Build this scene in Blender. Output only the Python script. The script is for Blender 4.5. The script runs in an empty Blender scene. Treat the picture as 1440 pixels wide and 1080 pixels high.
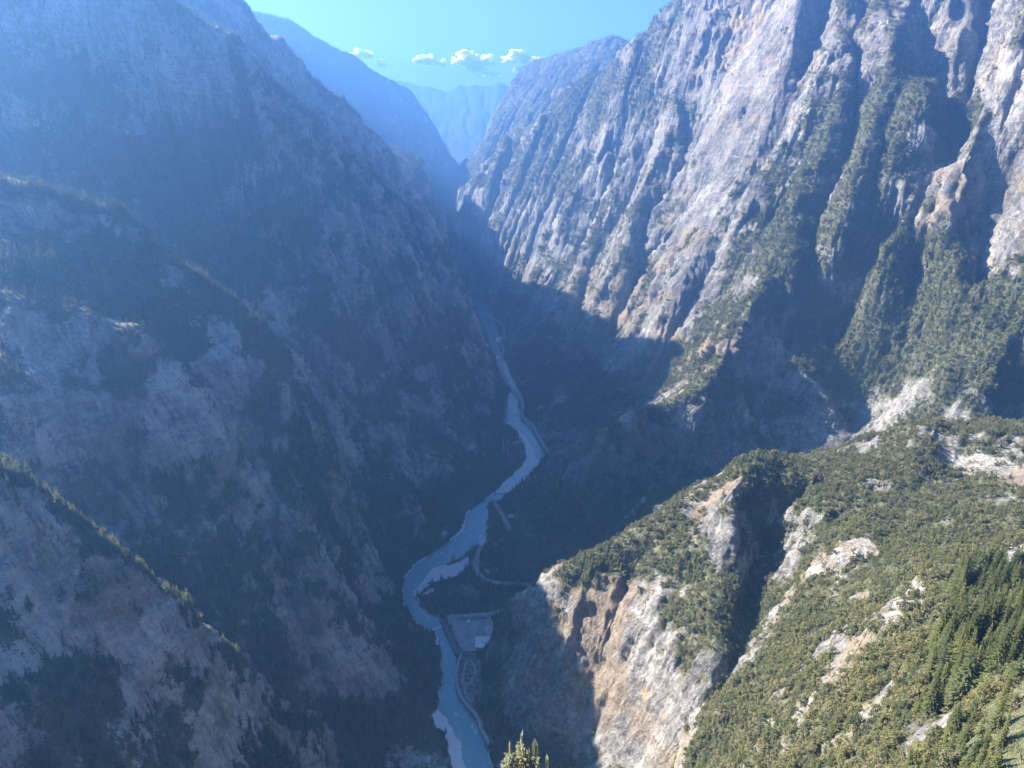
import bpy, bmesh, math, random, time
import numpy as np
from mathutils import Vector, Matrix
from mathutils.geometry import delaunay_2d_cdt
T0 = time.time()
def log(*a): print('[%6.1f]' % (time.time() - T0), *a, flush=True)
Q = 1
RNG = np.random.default_rng(7)
random.seed(7)
C = bpy.context.scene.collection

# ------------------------------------------------------------------ the eye
F, PITCH, EYE = 1040.0, math.radians(20.0), np.array([0.0, 0.0, 800.0])
CP, SP = math.cos(PITCH), math.sin(PITCH)
def ray(px, py):
    u, v = (px - 720) / F, (540 - py) / F
    return np.array([u, CP + v * SP, -SP + v * CP])
def at_d(px, py, d):
    r = ray(px, py); return EYE + r * (d / r[1])
def at_z(px, py, z):
    r = ray(px, py); return EYE + r * ((z - EYE[2]) / r[2])
def to_px(p):
    q = np.asarray(p, float) - EYE
    dep = q[..., 1] * CP - q[..., 2] * SP
    return 720 + F * q[..., 0] / dep, 540 - F * (q[..., 1] * SP + q[..., 2] * CP) / dep

# ------------------------------------------------------------------ noise
_perm = RNG.permutation(256).astype(np.int32); _perm = np.concatenate([_perm, _perm, _perm])
_g = RNG.normal(size=(256, 3)).astype(np.float32); _g /= np.linalg.norm(_g, axis=1)[:, None]
def pnoise(x, y, z):
    x, y, z = (np.asarray(a, np.float32) for a in (x, y, z))
    xi, yi, zi = np.floor(x), np.floor(y), np.floor(z)
    xf, yf, zf = x - xi, y - yi, z - zi
    xi, yi, zi = (a.astype(np.int32) & 255 for a in (xi, yi, zi))
    u, v, w = (t * t * t * (t * (t * 6 - 15) + 10) for t in (xf, yf, zf))
    out = 0
    for dx in (0, 1):
        a = _perm[xi + dx]; wx = u if dx else 1 - u
        for dy in (0, 1):
            b = _perm[a + yi + dy]; wy = wx * (v if dy else 1 - v)
            for dz in (0, 1):
                g = _g[_perm[b + zi + dz]]; ww = wy * (w if dz else 1 - w)
                out = out + ww * (g[..., 0] * (xf - dx) + g[..., 1] * (yf - dy) + g[..., 2] * (zf - dz))
    return out * 1.6
def fbm(x, y, z, o=4, gain=.5, lac=2.03):
    s, a, n = 0, 1.0, 0
    for i in range(o):
        s = s + a * pnoise(x + 17.3 * i, y - 9.1 * i, z + 5.7 * i); n += a
        x, y, z, a = x * lac, y * lac, z * lac, a * gain
    return s / n
def ridged(x, y, z, o=4, gain=.5, lac=2.07):
    s, a, n, w = 0, 1.0, 0, 1
    for i in range(o):
        r = (1 - np.abs(pnoise(x + 31.7 * i, y + 3.3 * i, z - 11.9 * i)) * 1.5)
        r = np.clip(r, -.3, 1); s = s + a * r * w; n += a; w = np.clip(r * 1.3, 0.2, 1)
        x, y, z, a = x * lac, y * lac, z * lac, a * gain
    return s / n
def sstep(a, b, x):
    t = np.clip((x - a) / (b - a), 0, 1); return t * t * (3 - 2 * t)
# ------------------------------------------------------------------ the lie of the land: ridge, gully and foot lines
# each line: massif id, then points (px, py, depth) or ('z', px, py, height) or ('w', x, y, z)
LEFT0, LEFT1, LEFT2, LEFT3, LEFT4, SPUR, WALL, PEAK, FAR, FLOOR, SHELF, NEAR = range(12)
LINES = [
 # river banks and valley floor
 (FLOOR, [('w',-150,100,0),('z',640,1300,2),('z',640,1150,2),('z',625,1080,2),('z',600,1000,2),('z',603,960,2),('z',606,930,2),('z',603,897,2),('z',585,885,2),('z',563,862,2),('z',554,830,2),('z',560,800,2),('z',596,775,2),('z',640,742,2),('z',648,716,2),('z',688,697,2),('z',690,660,2),('z',694,620,2),('z',700,585,2),('z',703,560,2),('z',690,520,2),('z',668,480,2),('z',655,455,2),('z',640,420,2),('w',-430,4000,5),('w',-520,4600,20),('w',-500,5600,120),('w',-350,7000,200),('w',-300,9000,260)]),
 (FLOOR, [('w',40,100,4),('z',700,1300,4),('z',697,1150,4),('z',694,1080,4),('z',690,1000,4),('z',684,945,4),('z',700,883,4),('z',722,858,5),('z',762,832,6),('z',768,806,10),('z',722,742,6),('z',718,700,5),('z',748,668,5),('z',782,640,5),('z',756,580,5),('z',746,558,5),('z',730,540,5),('z',716,512,5),('z',716,480,5),('z',716,452,5),('z',700,436,5),('w',-250,3550,6),('w',-330,4000,10),('w',-420,4600,25),('w',-380,5600,130),('w',-230,7000,210),('w',-100,9000,270)]),
 # left spur nearest
 (LEFT0, [(-400,640,520),(-200,630,560),(0,655,600),(75,705,615),(150,770,630),(215,815,640),(265,840,645),(300,885,650),(345,945,665),(400,985,680),(450,1012,690),(510,1075,715),('z',575,1120,4)]),
 (LEFT0, [(-400,1000,330),(0,1080,430),(200,1085,480),(350,1085,570),(460,1110,650)]),
 (LEFT0, [(-400,1500,200),(0,1500,270),(300,1500,370),(500,1300,520)]),
 (FLOOR, [(-300,600,800),(0,655,765),(150,762,755),(300,885,745),(400,968,760),(480,1040,775),('z',560,1040,3)]),
 # second left spur
 (LEFT1, [(-500,270,950),(-150,262,1050),(0,257,1080),(60,268,1090),(130,285,1100),(180,312,1110),(220,345,1120),(280,388,1120),(340,440,1110),(400,490,1090),(436,522,1065),(422,590,1010),(445,680,980),(475,760,950),(500,830,930),(545,905,900),(600,965,864)]),
 (LEFT1, [(0,430,900),(150,480,930),(300,560,950),(360,680,900),(420,830,850),(500,960,810)]),
 (FLOOR, [(-300,200,1350),(0,268,1340),(200,345,1360),(330,440,1340),(425,505,1290),(440,590,1240),(480,690,1190),(525,790,1150),('z',558,838,4)]),
 # great left mountain
 (LEFT2, [(-1200,-20,1050),(-600,-20,1250),(-300,-25,1400),(0,-60,1480),(150,-55,1540),(290,0,1600),(330,60,1660),(400,140,1750),(460,190,1830),(500,225,1900),(550,270,2000),(590,300,2080),(610,330,2110),(640,380,2150),(660,415,2150),(680,470,2100),(700,540,1990),(708,590,1880)]),
 (LEFT2, [(40,60,1470),(160,180,1470),(330,330,1560),(380,410,1480)]),
 (LEFT2, [(590,300,2080),(565,420,1800),(557,520,1660),(598,640,1480),(612,730,1340)]),
 (LEFT2, [(500,330,1800),(485,450,1600),(495,560,1430),(525,700,1270),(560,790,1190)]),
 (LEFT2, [(636,500,1880),(650,600,1700),(668,680,1520)]),
 # behind it
 (FLOOR, [(0,0,2000),(300,60,2050),(420,240,2200),(540,340,2420),(615,420,2600),('z',660,470,3)]),
 (LEFT3, [(0,-150,2200),(200,-100,2300),(310,-60,2400),(347,0,2450),(354,20,2470),(380,50,2550),(413,80,2640),(433,110,2700),(480,143,2800),(513,167,2900),(547,207,3000),(567,247,3050),(613,313,3150),(628,345,3200)]),
 (FLOOR, [(200,0,3200),(480,200,3300),(570,275,3350),(618,320,3500)]),
 (SHELF, [(300,60,3700),(500,180,3900),(557,213,3800),(600,226,3750),(627,240,3720),(646,264,3650),(640,296,3550),(634,330,3500)]),
 (SHELF, [(540,226,3500),(600,246,3480),(626,262,3450)]),
 (FLOOR, [(300,100,4400),(560,235,4400),(640,270,4500)]),
 (LEFT4, [(200,-40,4800),(300,5,5000),(355,12,5200),(370,12,5220),(410,20,5300),(450,46,5400),(480,67,5500),(523,87,5600),(580,120,5800),(613,150,5900),(653,182,6000),(676,194,6100),(700,240,6200)]),
 # right side
 (PEAK, [(630,280,5000),(645,236,5200),(662,192,5250),(690,143,5300),(722,100,5300),(755,74,5300),(785,64,5200),(804,78,5200),(832,52,5100),(860,46,5000),(885,56,4900),(930,95,4800),(1100,60,4600),(1400,0,4300)]),
 (FLOOR, [(645,290,4550),(720,215,4400),(790,150,4250),(880,105,4150),(1000,60,3900),(1300,-20,3500)]),
 (WALL, [(638,297,4250),(650,278,4180),(667,250,4100),(690,230,4040),(713,213,4000),(722,187,3950),(757,160,3850),(773,143,3800),(793,118,3700),(833,115,3500),(847,103,3400),(873,73,3300),(907,57,3200),(918,48,3150),(927,23,3100),(940,10,3060),(960,4,3000),(985,-30,2900),(1050,-50,2800),(1130,-55,2700),(1300,-65,2450),(1500,-75,2200),(1900,-75,1900),(2600,-75,1500)]),
 (WALL, [(720,255,3550),(800,245,3200),(900,200,2850),(1000,130,2620),(1130,50,2350),(1300,40,2080),(1440,50,1880),(1700,40,1650)]),
 (WALL, [(665,330,3520),(760,330,3080),(850,330,2720),(930,300,2450),(1050,250,2200),(1150,220,2010),(1300,220,1800),(1440,220,1650),(1700,220,1450)]),
 (WALL, [(740,410,2850),(820,430,2400),(900,430,2150),(1000,400,1950),(1080,400,1770),(1150,390,1730),(1200,400,1660),(1320,400,1560),(1440,400,1450),(1700,400,1280)]),
 (WALL, [(760,440,2680),(775,480,2420),(830,510,2150),(882,548,1850)]),
 (WALL, [(1062,545,1640),(1100,572,1685),(1150,596,1695),(1184,610,1630),(1203,606,1500),(1250,590,1440),(1300,560,1400),(1440,545,1310),(1700,540,1180)]),
 (FLOOR, [('w',150,1290,12),('w',212,1312,30),('w',282,1356,48),('w',362,1396,58),('w',460,1424,62),('w',570,1415,64),('w',720,1330,90),('w',900,1180,180),('w',1400,1000,280)]),
 (WALL, [(1034,462,1660),(1018,505,1570),(1000,540,1500),(960,553,1480),(913,562,1455),(887,575,1430),(860,612,1400),(835,660,1365),(815,720,1325)]),
 (WALL, [(1060,445,1710),(1095,475,1690),(1140,480,1650)]),
 # near spur
 (SPUR, [(1900,590,1000),(1600,596,1000),(1440,598,1000),(1380,598,1000),(1320,598,1000),(1285,602,1000),(1250,612,1000),(1200,640,990),(1130,642,970),(1085,634,950),(1072,631,945),(1045,640,935),(990,668,915),(930,703,895),(880,735,872),(825,770,846),(808,800,838),(772,803,868),(722,845,893),(694,876,930)]),
 (SPUR, [(810,830,822),(822,900,796),(835,980,755),(846,1060,700)]),
 (SPUR, [('z',700,985,8),('z',712,1030,8),('z',735,1080,8),('z',760,1140,8)]),
 (SPUR, [(905,800,800),(900,870,755),(897,960,706),(895,1080,650),('z',890,1160,30)]),
 (SPUR, [(1075,700,850),(1048,760,770),(1022,830,690),(995,920,620),(965,985,585),(950,1080,545)]),
 (SPUR, [(1160,665,900),(1122,730,790),(1087,800,690),(1052,880,615),(1008,955,560),(985,1000,540),(975,1090,500)]),
 (SPUR, [(1240,650,900),(1215,720,790),(1180,800,650),(1120,900,540),(1060,1000,475),(1010,1085,435)]),
 (SPUR, [(1440,640,860),(1440,750,590),(1330,770,540),(1250,860,450),(1180,950,395),(1130,1040,350),(1100,1095,325)]),
 (SPUR, [(1440,795,500),(1437,830,380),(1418,890,300),(1375,950,285),(1330,1010,262),(1270,1095,240)]),
 (SPUR, [(1600,800,330),(1500,900,235),(1440,985,215),(1380,1090,195)]),
 # the overlook's own hill
 (NEAR, [('w',-25,95,650),('w',-5,108,668),('w',12,112,672),('w',40,118,655),('w',80,140,625),('w',125,160,600),('w',175,180,585),('w',300,220,620)]),
 (NEAR, [('w',-45,92,560),('w',-10,150,560),('w',30,165,560),('w',90,195,545),('w',130,225,520)]),
 (NEAR, [('w',-60,10,740),('w',-10,40,745),('w',30,45,745),('w',90,50,735),('w',300,60,760)]),
 (NEAR, [('w',-10,-40,795),('w',60,-40,790),('w',400,-100,830)]),
 (NEAR, [('w',-90,60,300),('w',-60,150,250),('w',20,330,180),('w',50,520,60)]),
]
FARPTS = [('w',-9000,-400,1400,LEFT2),('w',-3000,-400,900,LEFT2),('w',-1000,-400,400,LEFT0),('w',-250,-400,0,FLOOR),('w',100,-400,10,FLOOR),('w',700,-400,900,NEAR),('w',3000,-400,1200,WALL),('w',9000,-400,1200,WALL),
 ('w',-3500,1500,1000,LEFT2),('w',-3000,3500,1250,LEFT3),('w',-2500,5000,1250,LEFT4),('w',-9000,15000,1200,FAR),('w',9000,15000,1200,FAR),('w',-4000,7000,1200,LEFT4),('w',4000,6500,1300,PEAK),('w',3500,3000,1250,WALL),('w',9000,7000,1250,PEAK),('w',-9000,7000,1250,LEFT4),
 ('w',2000,6500,900,PEAK),('w',-1500,7500,500,LEFT4),('w',600,7500,400,PEAK)]
FARLINES = [(FAR, [(300,140,11500),(500,124,12000),(560,118,12000),(582,119,12000),(606,123,12000),(622,126,12000),(640,122,12000),(650,125,12000),(664,122,12000),(680,124,12000),(694,121,12000),(704,113,12000),(713,121,12000),(728,127,12000),(800,110,12000),(950,90,12000)]),
 (FAR, [('w',-2500,10000,400),('w',-300,9800,300),('w',1500,10000,400)]),
 (FAR, [('w',-4000,14000,800),('w',0,14000,700),('w',4000,14000,800)])]
def conv(p):
    if p[0] == 'z': return at_z(p[1], p[2], p[3])
    if p[0] == 'w': return np.array([p[1], p[2], p[3]], float)
    return at_d(*p)
verts, vid, edges, lid = [], {}, [], []
def addv(p, m):
    k = (round(p[0], 2), round(p[1], 2))
    if k not in vid: vid[k] = len(verts); verts.append(p); lid.append(m)
    return vid[k]
for m, pts in LINES + FARLINES:
    prev = None
    for a, b in zip(pts, pts[1:] + [None]):
        p = conv(a); i = addv(p, m)
        if prev is not None and prev != i: edges.append((prev, i))
        prev = i
for f in FARPTS: addv(np.array(f[1:4], float), f[4])
co2, ed2, fa2, ov, oe, of = delaunay_2d_cdt([Vector((v[0], v[1])) for v in verts], edges, [], 0, 1e-4)
TP = np.array([(c[0], c[1], 0) for c in co2]); TM = np.zeros(len(co2), int)
bad = 0
for i, o in enumerate(ov):
    if o: TP[i, 2] = verts[o[0]][2]; TM[i] = lid[o[0]]
for i, o in enumerate(ov):
    if not o:
        bad += 1; c = TP[i, :2]; best = (1e9, 0, 0)
        for a, b in edges:
            A, B = verts[a], verts[b]; d = B[:2] - A[:2]; t = np.clip(np.dot(c - A[:2], d) / np.dot(d, d), 0, 1)
            e = np.linalg.norm(A[:2] + t * d - c)
            if e < best[0]: best = (e, A[2] + t * (B[2] - A[2]), lid[a])
        TP[i, 2], TM[i] = best[1], best[2]
        print('CROSSING at px', [round(float(v)) for v in to_px(TP[i])], 'world', TP[i].round(0))
log('tin', len(co2), 'verts', len(fa2), 'tris', bad, 'crossings')
class Grid:
    def __init__(s, x0, x1, y0, y1, h):
        s.x0, s.y0, s.h = x0, y0, h
        s.nx, s.ny = int((x1 - x0) / h) + 1, int((y1 - y0) / h) + 1
        s.X, s.Y = np.meshgrid(x0 + h * np.arange(s.nx), y0 + h * np.arange(s.ny))
        s.Z = np.full(s.X.shape, np.nan); s.M = np.full(s.X.shape, FAR)
    def raster(s):
        for f in fa2:
            A, B, D = TP[f[0]], TP[f[1]], TP[f[2]]
            ms = [TM[k] for k in f]; nm = [m for m in ms if m != FLOOR]
            mid = max(set(nm), key=nm.count) if nm else FLOOR
            i0 = max(0, int(math.ceil((min(A[0], B[0], D[0]) - s.x0) / s.h - 1e-6))); i1 = min(s.nx - 1, int(math.floor((max(A[0], B[0], D[0]) - s.x0) / s.h + 1e-6)))
            j0 = max(0, int(math.ceil((min(A[1], B[1], D[1]) - s.y0) / s.h - 1e-6))); j1 = min(s.ny - 1, int(math.floor((max(A[1], B[1], D[1]) - s.y0) / s.h + 1e-6)))
            if i1 < i0 or j1 < j0: continue
            x, y = s.X[j0:j1 + 1, i0:i1 + 1], s.Y[j0:j1 + 1, i0:i1 + 1]
            den = (B[1] - D[1]) * (A[0] - D[0]) + (D[0] - B[0]) * (A[1] - D[1])
            if abs(den) < 1e-9: continue
            a = ((B[1] - D[1]) * (x - D[0]) + (D[0] - B[0]) * (y - D[1])) / den
            b = ((D[1] - A[1]) * (x - D[0]) + (A[0] - D[0]) * (y - D[1])) / den
            c = 1 - a - b; k = (a > -1e-6) & (b > -1e-6) & (c > -1e-6)
            z = a * A[2] + b * B[2] + c * D[2]
            s.Z[j0:j1 + 1, i0:i1 + 1][k] = z[k]; s.M[j0:j1 + 1, i0:i1 + 1][k] = mid
        n = np.isnan(s.Z)
        if n.any(): print('unfilled', n.sum()); s.Z[n] = 900.0
    def blur(s, Z, n=1):
        for _ in range(n):
            P = np.pad(Z, 1, mode='edge')
            Z = (P[1:-1, 1:-1] * 4 + 2 * (P[:-2, 1:-1] + P[2:, 1:-1] + P[1:-1, :-2] + P[1:-1, 2:]) + P[:-2, :-2] + P[:-2, 2:] + P[2:, :-2] + P[2:, 2:]) / 16
        return Z
    def sample(s, Z, x, y):               # Catmull-Rom
        u = np.clip((x - s.x0) / s.h, 1, s.nx - 3.001); v = np.clip((y - s.y0) / s.h, 1, s.ny - 3.001)
        i, j = u.astype(np.int32), v.astype(np.int32); u, v = (u - i).astype(np.float32), (v - j).astype(np.float32)
        def w(t): return (-.5 * t + t * t - .5 * t ** 3, 1 - 2.5 * t * t + 1.5 * t ** 3, .5 * t + 2 * t * t - 1.5 * t ** 3, -.5 * t * t + .5 * t ** 3)
        wu, wv = w(u), w(v); out = 0; Zf = Z.astype(np.float32)
        for b in range(4):
            r = 0
            for a in range(4): r = r + wu[a] * Zf[j + b - 1, i + a - 1]
            out = out + wv[b] * r
        return out
    def near(s, A, x, y):
        i = np.clip(np.rint((x - s.x0) / s.h), 0, s.nx - 1).astype(int); j = np.clip(np.rint((y - s.y0) / s.h), 0, s.ny - 1).astype(int)
        return A[j, i]
    def erode(s, Z, its, K, m, keep, maxslope, cap):
        n = Z.size; idx = np.arange(n).reshape(Z.shape); Z0 = Z.copy()
        offs = [(-1, -1), (-1, 0), (-1, 1), (0, -1), (0, 1), (1, -1), (1, 0), (1, 1)]
        for it in range(its):
            P = np.pad(Z, 1, mode='edge'); I = np.pad(idx, 1, mode='edge')
            best = np.zeros(Z.shape); rec = idx.copy()
            for dy, dx in offs:
                sl = (Z - P[1 + dy:1 + dy + s.ny, 1 + dx:1 + dx + s.nx]) / (s.h * math.hypot(dx, dy))
                k = sl > best; best = np.where(k, sl, best); rec = np.where(k, I[1 + dy:1 + dy + s.ny, 1 + dx:1 + dx + s.nx], rec)
            r = rec.ravel(); own = r == idx.ravel(); A = np.ones(n)
            rr = np.where(own, n, r)
            for _ in range(260 if it % 5 == 0 or it < 2 else 0 or 120):
                A2 = 1 + np.bincount(rr, A, n + 1)[:n]
                if np.abs(A2 - A).max() < .5: break
                A = A2
            A = A.reshape(Z.shape)
            dz = K * (A ** m) * np.minimum(best, 2.0) * s.h * keep
            dz = np.minimum(dz, best * s.h * .5)
            Z = np.maximum(Z - dz, Z0 - cap)
            if it % 2:                      # slopes too steep slump
                P = np.pad(Z, 1, mode='edge')
                low = np.minimum(np.minimum(P[:-2, 1:-1], P[2:, 1:-1]), np.minimum(P[1:-1, :-2], P[1:-1, 2:]))
                ex = np.maximum(0, (Z - low) - maxslope * s.h)
                Z = Z - .35 * ex * keep
        return Z
GN_ = Grid(-2600, 2600, -300, 5200, 8); GN_.raster()
GF_ = Grid(-9000, 9000, -400, 15000, 45); GF_.raster()
g = GN_
keepN = np.clip((g.Z - 8) / 60, 0, 1)
Zb = g.blur(g.Z, 2)
g.Z1 = Zb; g.Zbase = Zb.copy(); GF_.Z1 = GF_.Z
def ground(x, y):
    x, y = np.asarray(x, float), np.asarray(y, float)
    f = GF_.sample(GF_.Z1, x, y)
    k = (np.abs(x) < 2560) & (y > -270) & (y < 5160)
    if not k.any(): return f
    n = GN_.sample(GN_.Z1, x, y)
    t = sstep(2560, 2360, np.abs(x)) * sstep(5160, 4900, y) * sstep(-280, -240, y)
    return f + (n - f) * t
_t = 60 * (1.004 ** np.arange(1400)); _t = _t[_t < 16000]
def hit(px, py):
    r = ray(px, py); P = EYE + _t[:, None] * r / np.linalg.norm(r); h = ground(P[:, 0], P[:, 1]); k = np.nonzero(P[:, 2] < h)[0]
    if not len(k): return None
    k = k[0]; a, b = P[max(k - 1, 0)], P[k]
    for _ in range(10):
        m = (a + b) / 2
        if m[2] < ground(m[0], m[1]): b = m
        else: a = m
    return b
# buttresses (+) and gullies (-): height in metres, width left / right of the line as drawn downhill, points seen on the slope
FEATS = [
 (+75, 150, 60, [(905,66),(893,87),(877,153),(857,207),(840,253),(813,290),(797,325),(775,360)]),
 (-60, 60, 60, [(935,90),(930,150),(905,215),(880,270),(860,330)]),
 (+70, 130, 50, [(958,20),(950,80),(942,160),(942,207),(923,257),(895,317),(880,365),(872,420)]),
 (+35, 70, 40, [(850,300),(835,340),(815,390),(795,440),(780,470)]),
 (+30, 70, 40, [(815,250),(790,280),(770,320),(757,360),(752,410)]),
 (-25, 40, 40, [(915,340),(895,390),(870,440),(850,480)]),
 (+60, 260, 50, [(1132,-60),(1127,0),(1112,60),(1106,120),(1090,170),(1050,250),(1000,340),(960,420),(925,480),(890,535)]),
 (-70, 50, 90, [(1165,-40),(1155,20),(1140,70),(1128,115)]),
 (+45, 60, 70, [(1190,-40),(1187,0),(1160,70),(1140,130),(1124,180),(1105,215),(1077,260),(1045,310),(1032,345)]),
 (-50, 55, 45, [(1225,60),(1213,130),(1205,165),(1193,215),(1165,265),(1150,300),(1147,360),(1158,400),(1166,480),(1162,550)]),
 (+35, 60, 50, [(1245,40),(1240,110),(1225,180),(1205,250),(1185,320),(1180,370)]),
 (+40, 70, 45, [(1320,60),(1310,110),(1290,170),(1280,200)]),
 (-110, 110, 100, [(1300,-20),(1335,40),(1370,85),(1368,140),(1343,207),(1318,270),(1306,340),(1292,400),(1285,445),(1272,527),(1272,585)]),
 (-90, 90, 60, [(1400,-60),(1395,20),(1385,70)]),
 (+70, 60, 60, [(1440,-40),(1425,50),(1400,80),(1385,140),(1370,180),(1330,265),(1320,340),(1316,390)]),
 (-110, 70, 90, [(1440,150),(1415,200),(1400,260),(1395,330),(1385,385)]),
 (+60, 60, 90, [(1490,60),(1470,200),(1460,330)]),
 (-40, 40, 40, [(1357,385),(1363,440),(1363,493),(1353,560)]),
 (+30, 80, 80, [(1085,345),(1068,385),(1050,425),(1035,460)]),
 (-70, 50, 80, [(1445,510),(1425,560),(1405,600)]),
 (-35, 30, 40, [(985,130),(970,190),(950,250)]),
 (-30, 25, 35, [(1075,180),(1040,250),(1005,320),(985,370)]),
 (+25, 40, 40, [(720,190),(706,220),(692,250),(680,280),(672,310)]),
 (+30, 50, 40, [(765,165),(752,200),(735,235),(722,270),(712,305)]),
 (-25, 40, 40, [(790,170),(775,210),(755,250),(740,290)]),
 # left side
 (+45, 120, 80, [(400,300),(440,360),(470,400),(478,430),(470,470)]),
 (-45, 70, 70, [(410,200),(455,300),(480,360),(500,420),(500,480)]),
 (-35, 70, 60, [(200,100),(240,190),(300,290),(330,340)]),
 (+35, 110, 80, [(120,0),(180,90),(230,180),(270,250)]),
 (+30, 60, 50, [(555,330),(585,400),(610,480),(640,560),(665,620)]),
 (-30, 40, 40, [(545,440),(570,520),(580,600),(590,680),(600,720)]),
 (+28, 60, 50, [(340,470),(380,520),(410,545),(405,580)]),
 (+30, 80, 60, [(180,480),(230,530),(270,560),(260,600)]),
 (-30, 50, 60, [(330,560),(350,640),(380,720),(400,800),(420,860)]),
 (+25, 50, 50, [(400,700),(430,780),(470,850),(520,930),(560,980)]),
 (-22, 40, 40, [(150,600),(190,690),(230,780)]),
 (+16, 45, 35, [(120,760),(200,850),(270,940),(320,1020)]),
 (-14, 35, 35, [(60,760),(110,860),(180,960),(230,1050)]),
 # near spur outcrops and hollows
 (+16, 22, 30, [(1245,725),(1215,740),(1190,775),(1180,800)]),
 (+14, 22, 26, [(1330,812),(1290,835),(1250,870),(1230,905)]),
 (+9, 16, 18, [(1190,885),(1175,905)]),
 (+16, 36, 24, [(1074,640),(1056,662),(1032,700),(1012,745)]),
 (-60, 44, 50, [(1098,685),(1080,740),(1070,800),(1040,870),(1010,925),(988,970)]),
 (-20, 22, 22, [(1440,805),(1428,850),(1420,895),(1385,950),(1350,1000)]),
 (+10, 30, 18, [(1030,680),(1020,740),(1000,800)]),
 (+9, 20, 20, [(930,800),(925,880),(930,960),(940,1040)]),
 (+9, 25, 25, [(760,850),(745,920),(740,1000)]),
 (-12, 25, 25, [(715,880),(700,960),(705,1040)]),
 (+14, 40, 40, [(1320,600),(1290,650),(1260,700)]),
 (+16, 40, 30, [(905,590),(885,630),(870,670)]),
 (-18, 30, 30, [(950,580),(925,620),(905,655)]),
 (+14, 30, 30, [(1000,570),(985,600),(970,630)]),
]
BOOST = 1.35
lines3 = []
for h, wl, wr, pts in FEATS:
    q = [hit(*p) for p in pts]; q = [p for p in q if p is not None]
    if len(q) > 1: lines3.append((h, wl, wr, np.array(q)))
for h, wl, wr, q in lines3:
    W = max(wl, wr) * 1.1
    kx = (g.X[0] > q[:, 0].min() - W) & (g.X[0] < q[:, 0].max() + W); ky = (g.Y[:, 0] > q[:, 1].min() - W) & (g.Y[:, 0] < q[:, 1].max() + W)
    if not kx.any() or not ky.any(): continue
    sl = np.ix_(ky, kx); x, y = g.X[sl], g.Y[sl]
    wob = 1 + .35 * pnoise(x / 90, y / 90, 0 * x + h)
    best = np.full(x.shape, 1e9); add = np.zeros(x.shape); L = np.r_[0, np.cumsum(np.linalg.norm(np.diff(q[:, :2], axis=0), axis=1))]
    for a, b, la in zip(q, q[1:], L):
        d = b[:2] - a[:2]; ln = np.hypot(*d) + 1e-6
        t = np.clip(((x - a[0]) * d[0] + (y - a[1]) * d[1]) / ln ** 2, 0, 1)
        ex, ey = x - a[0] - t * d[0], y - a[1] - t * d[1]; e = np.hypot(ex, ey)
        side = d[0] * ey - d[1] * ex                       # >0: left of travel
        wd = np.where(side > 0, wr, wl) * wob              # drawn downhill towards the eye: its left is the picture's right
        s = (la + t * ln) / L[-1]
        fade = np.minimum(1, np.minimum(s / .12 + .25, (1 - s) / .15 + .1))
        v = h * BOOST * np.maximum(0, 1 - e / wd) ** 1.15 * fade
        k = e < best; best = np.where(k, e, best); add = np.where(k, v, add)
    Zb[sl] += add * keepN[sl]
Zb = g.blur(Zb, 1)
log('features', len(lines3))
ax, ay = g.X, g.Y
SLABS = []
for px, py, rad in ((1085,40,70),(1050,110,70),(1040,190,70),(1000,280,60),(975,350,55),(940,420,45),(905,480,40)):
    h_ = hit(px, py)
    if h_ is not None: SLABS.append((h_, rad * np.linalg.norm(h_ - EYE) / F))
DAMP = []
for px, py, rad in ((1185,430,55),(1180,500,55),(1225,470,50),(1240,540,50),(1200,560,50),(1160,420,40)):
    h_ = hit(px, py)
    if h_ is not None: DAMP.append((h_, rad * np.linalg.norm(h_ - EYE) / F))
def slabness(x, y, z, lst=None):
    s = np.zeros(np.shape(x), np.float32)
    for h_, r_ in (SLABS if lst is None else lst): s = np.maximum(s, np.clip(1.5 - np.sqrt((x - h_[0]) ** 2 + (y - h_[1]) ** 2 + (z - h_[2]) ** 2) / r_, 0, 1))
    return s
keepN = keepN * (1 - .8 * slabness(ax, ay, Zb)) * (1 - .7 * slabness(ax, ay, Zb, DAMP))
wx, wy = 60 * pnoise(ax / 300, ay / 300, 0 * ax), 60 * pnoise(ax / 300, ay / 300, 0 * ax + 9)
dist = np.hypot(ax, ay)
hN = (ridged((ax + wx) / 420, (ay + wy) / 420, Zb / 420, 5) - .45) * 46 + fbm(ax / 120, ay / 120, Zb / 120, 3) * 12
hN = hN * np.clip(dist / 1500, .3, 1.2)
Zn = Zb + hN * keepN
# beds: cliff bands and benches
bed = Zn / 85 + .9 * pnoise(ax / 260, ay / 260, Zn / 400) + .12 * ax / 85
fr = bed - np.floor(bed); tw = np.where(fr < .35, fr / .35, 1 - (fr - .35) / .65) - .5
lev = np.clip(.5 + fbm(ax / 200 + 40, ay / 200, Zn / 200, 2) * 1.6, 0, 1)
Zn = Zn + tw * 30 * lev * keepN * np.where(np.isin(g.M, [LEFT0, LEFT1, LEFT2, LEFT3]), 1, .55) * np.clip(dist / 1100, .25, 1)
Zn = g.erode(Zn, 30, .015, .42, keepN, 2.6, 60 * np.clip(dist / 1300, .3, 1.3))
Zn = g.blur(Zn, 1)
m_ = np.clip(slabness(ax, ay, Zn, DAMP) * 1.4, 0, 1); Zn = Zn * (1 - m_) + g.blur(Zn, 14) * m_
m_ = .6 * slabness(ax, ay, Zn); Zn = Zn * (1 - m_) + g.blur(Zn, 8) * m_
g.Z1 = Zn
log('near grid eroded', float((Zb - Zn).max()))
g = GF_
keepF = np.clip((g.Z - 60) / 120, 0, 1)
Zb = g.blur(g.Z, 1)
hF = (ridged(g.X / 1300 + .3 * pnoise(g.X / 900, g.Y / 900, 0 * g.X), g.Y / 1300, Zb / 2600, 6) - .45) * 110
Zf = Zb + hF * keepF * np.where(g.M == FAR, 1.5, np.where(g.M == PEAK, .7, 1))
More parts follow.
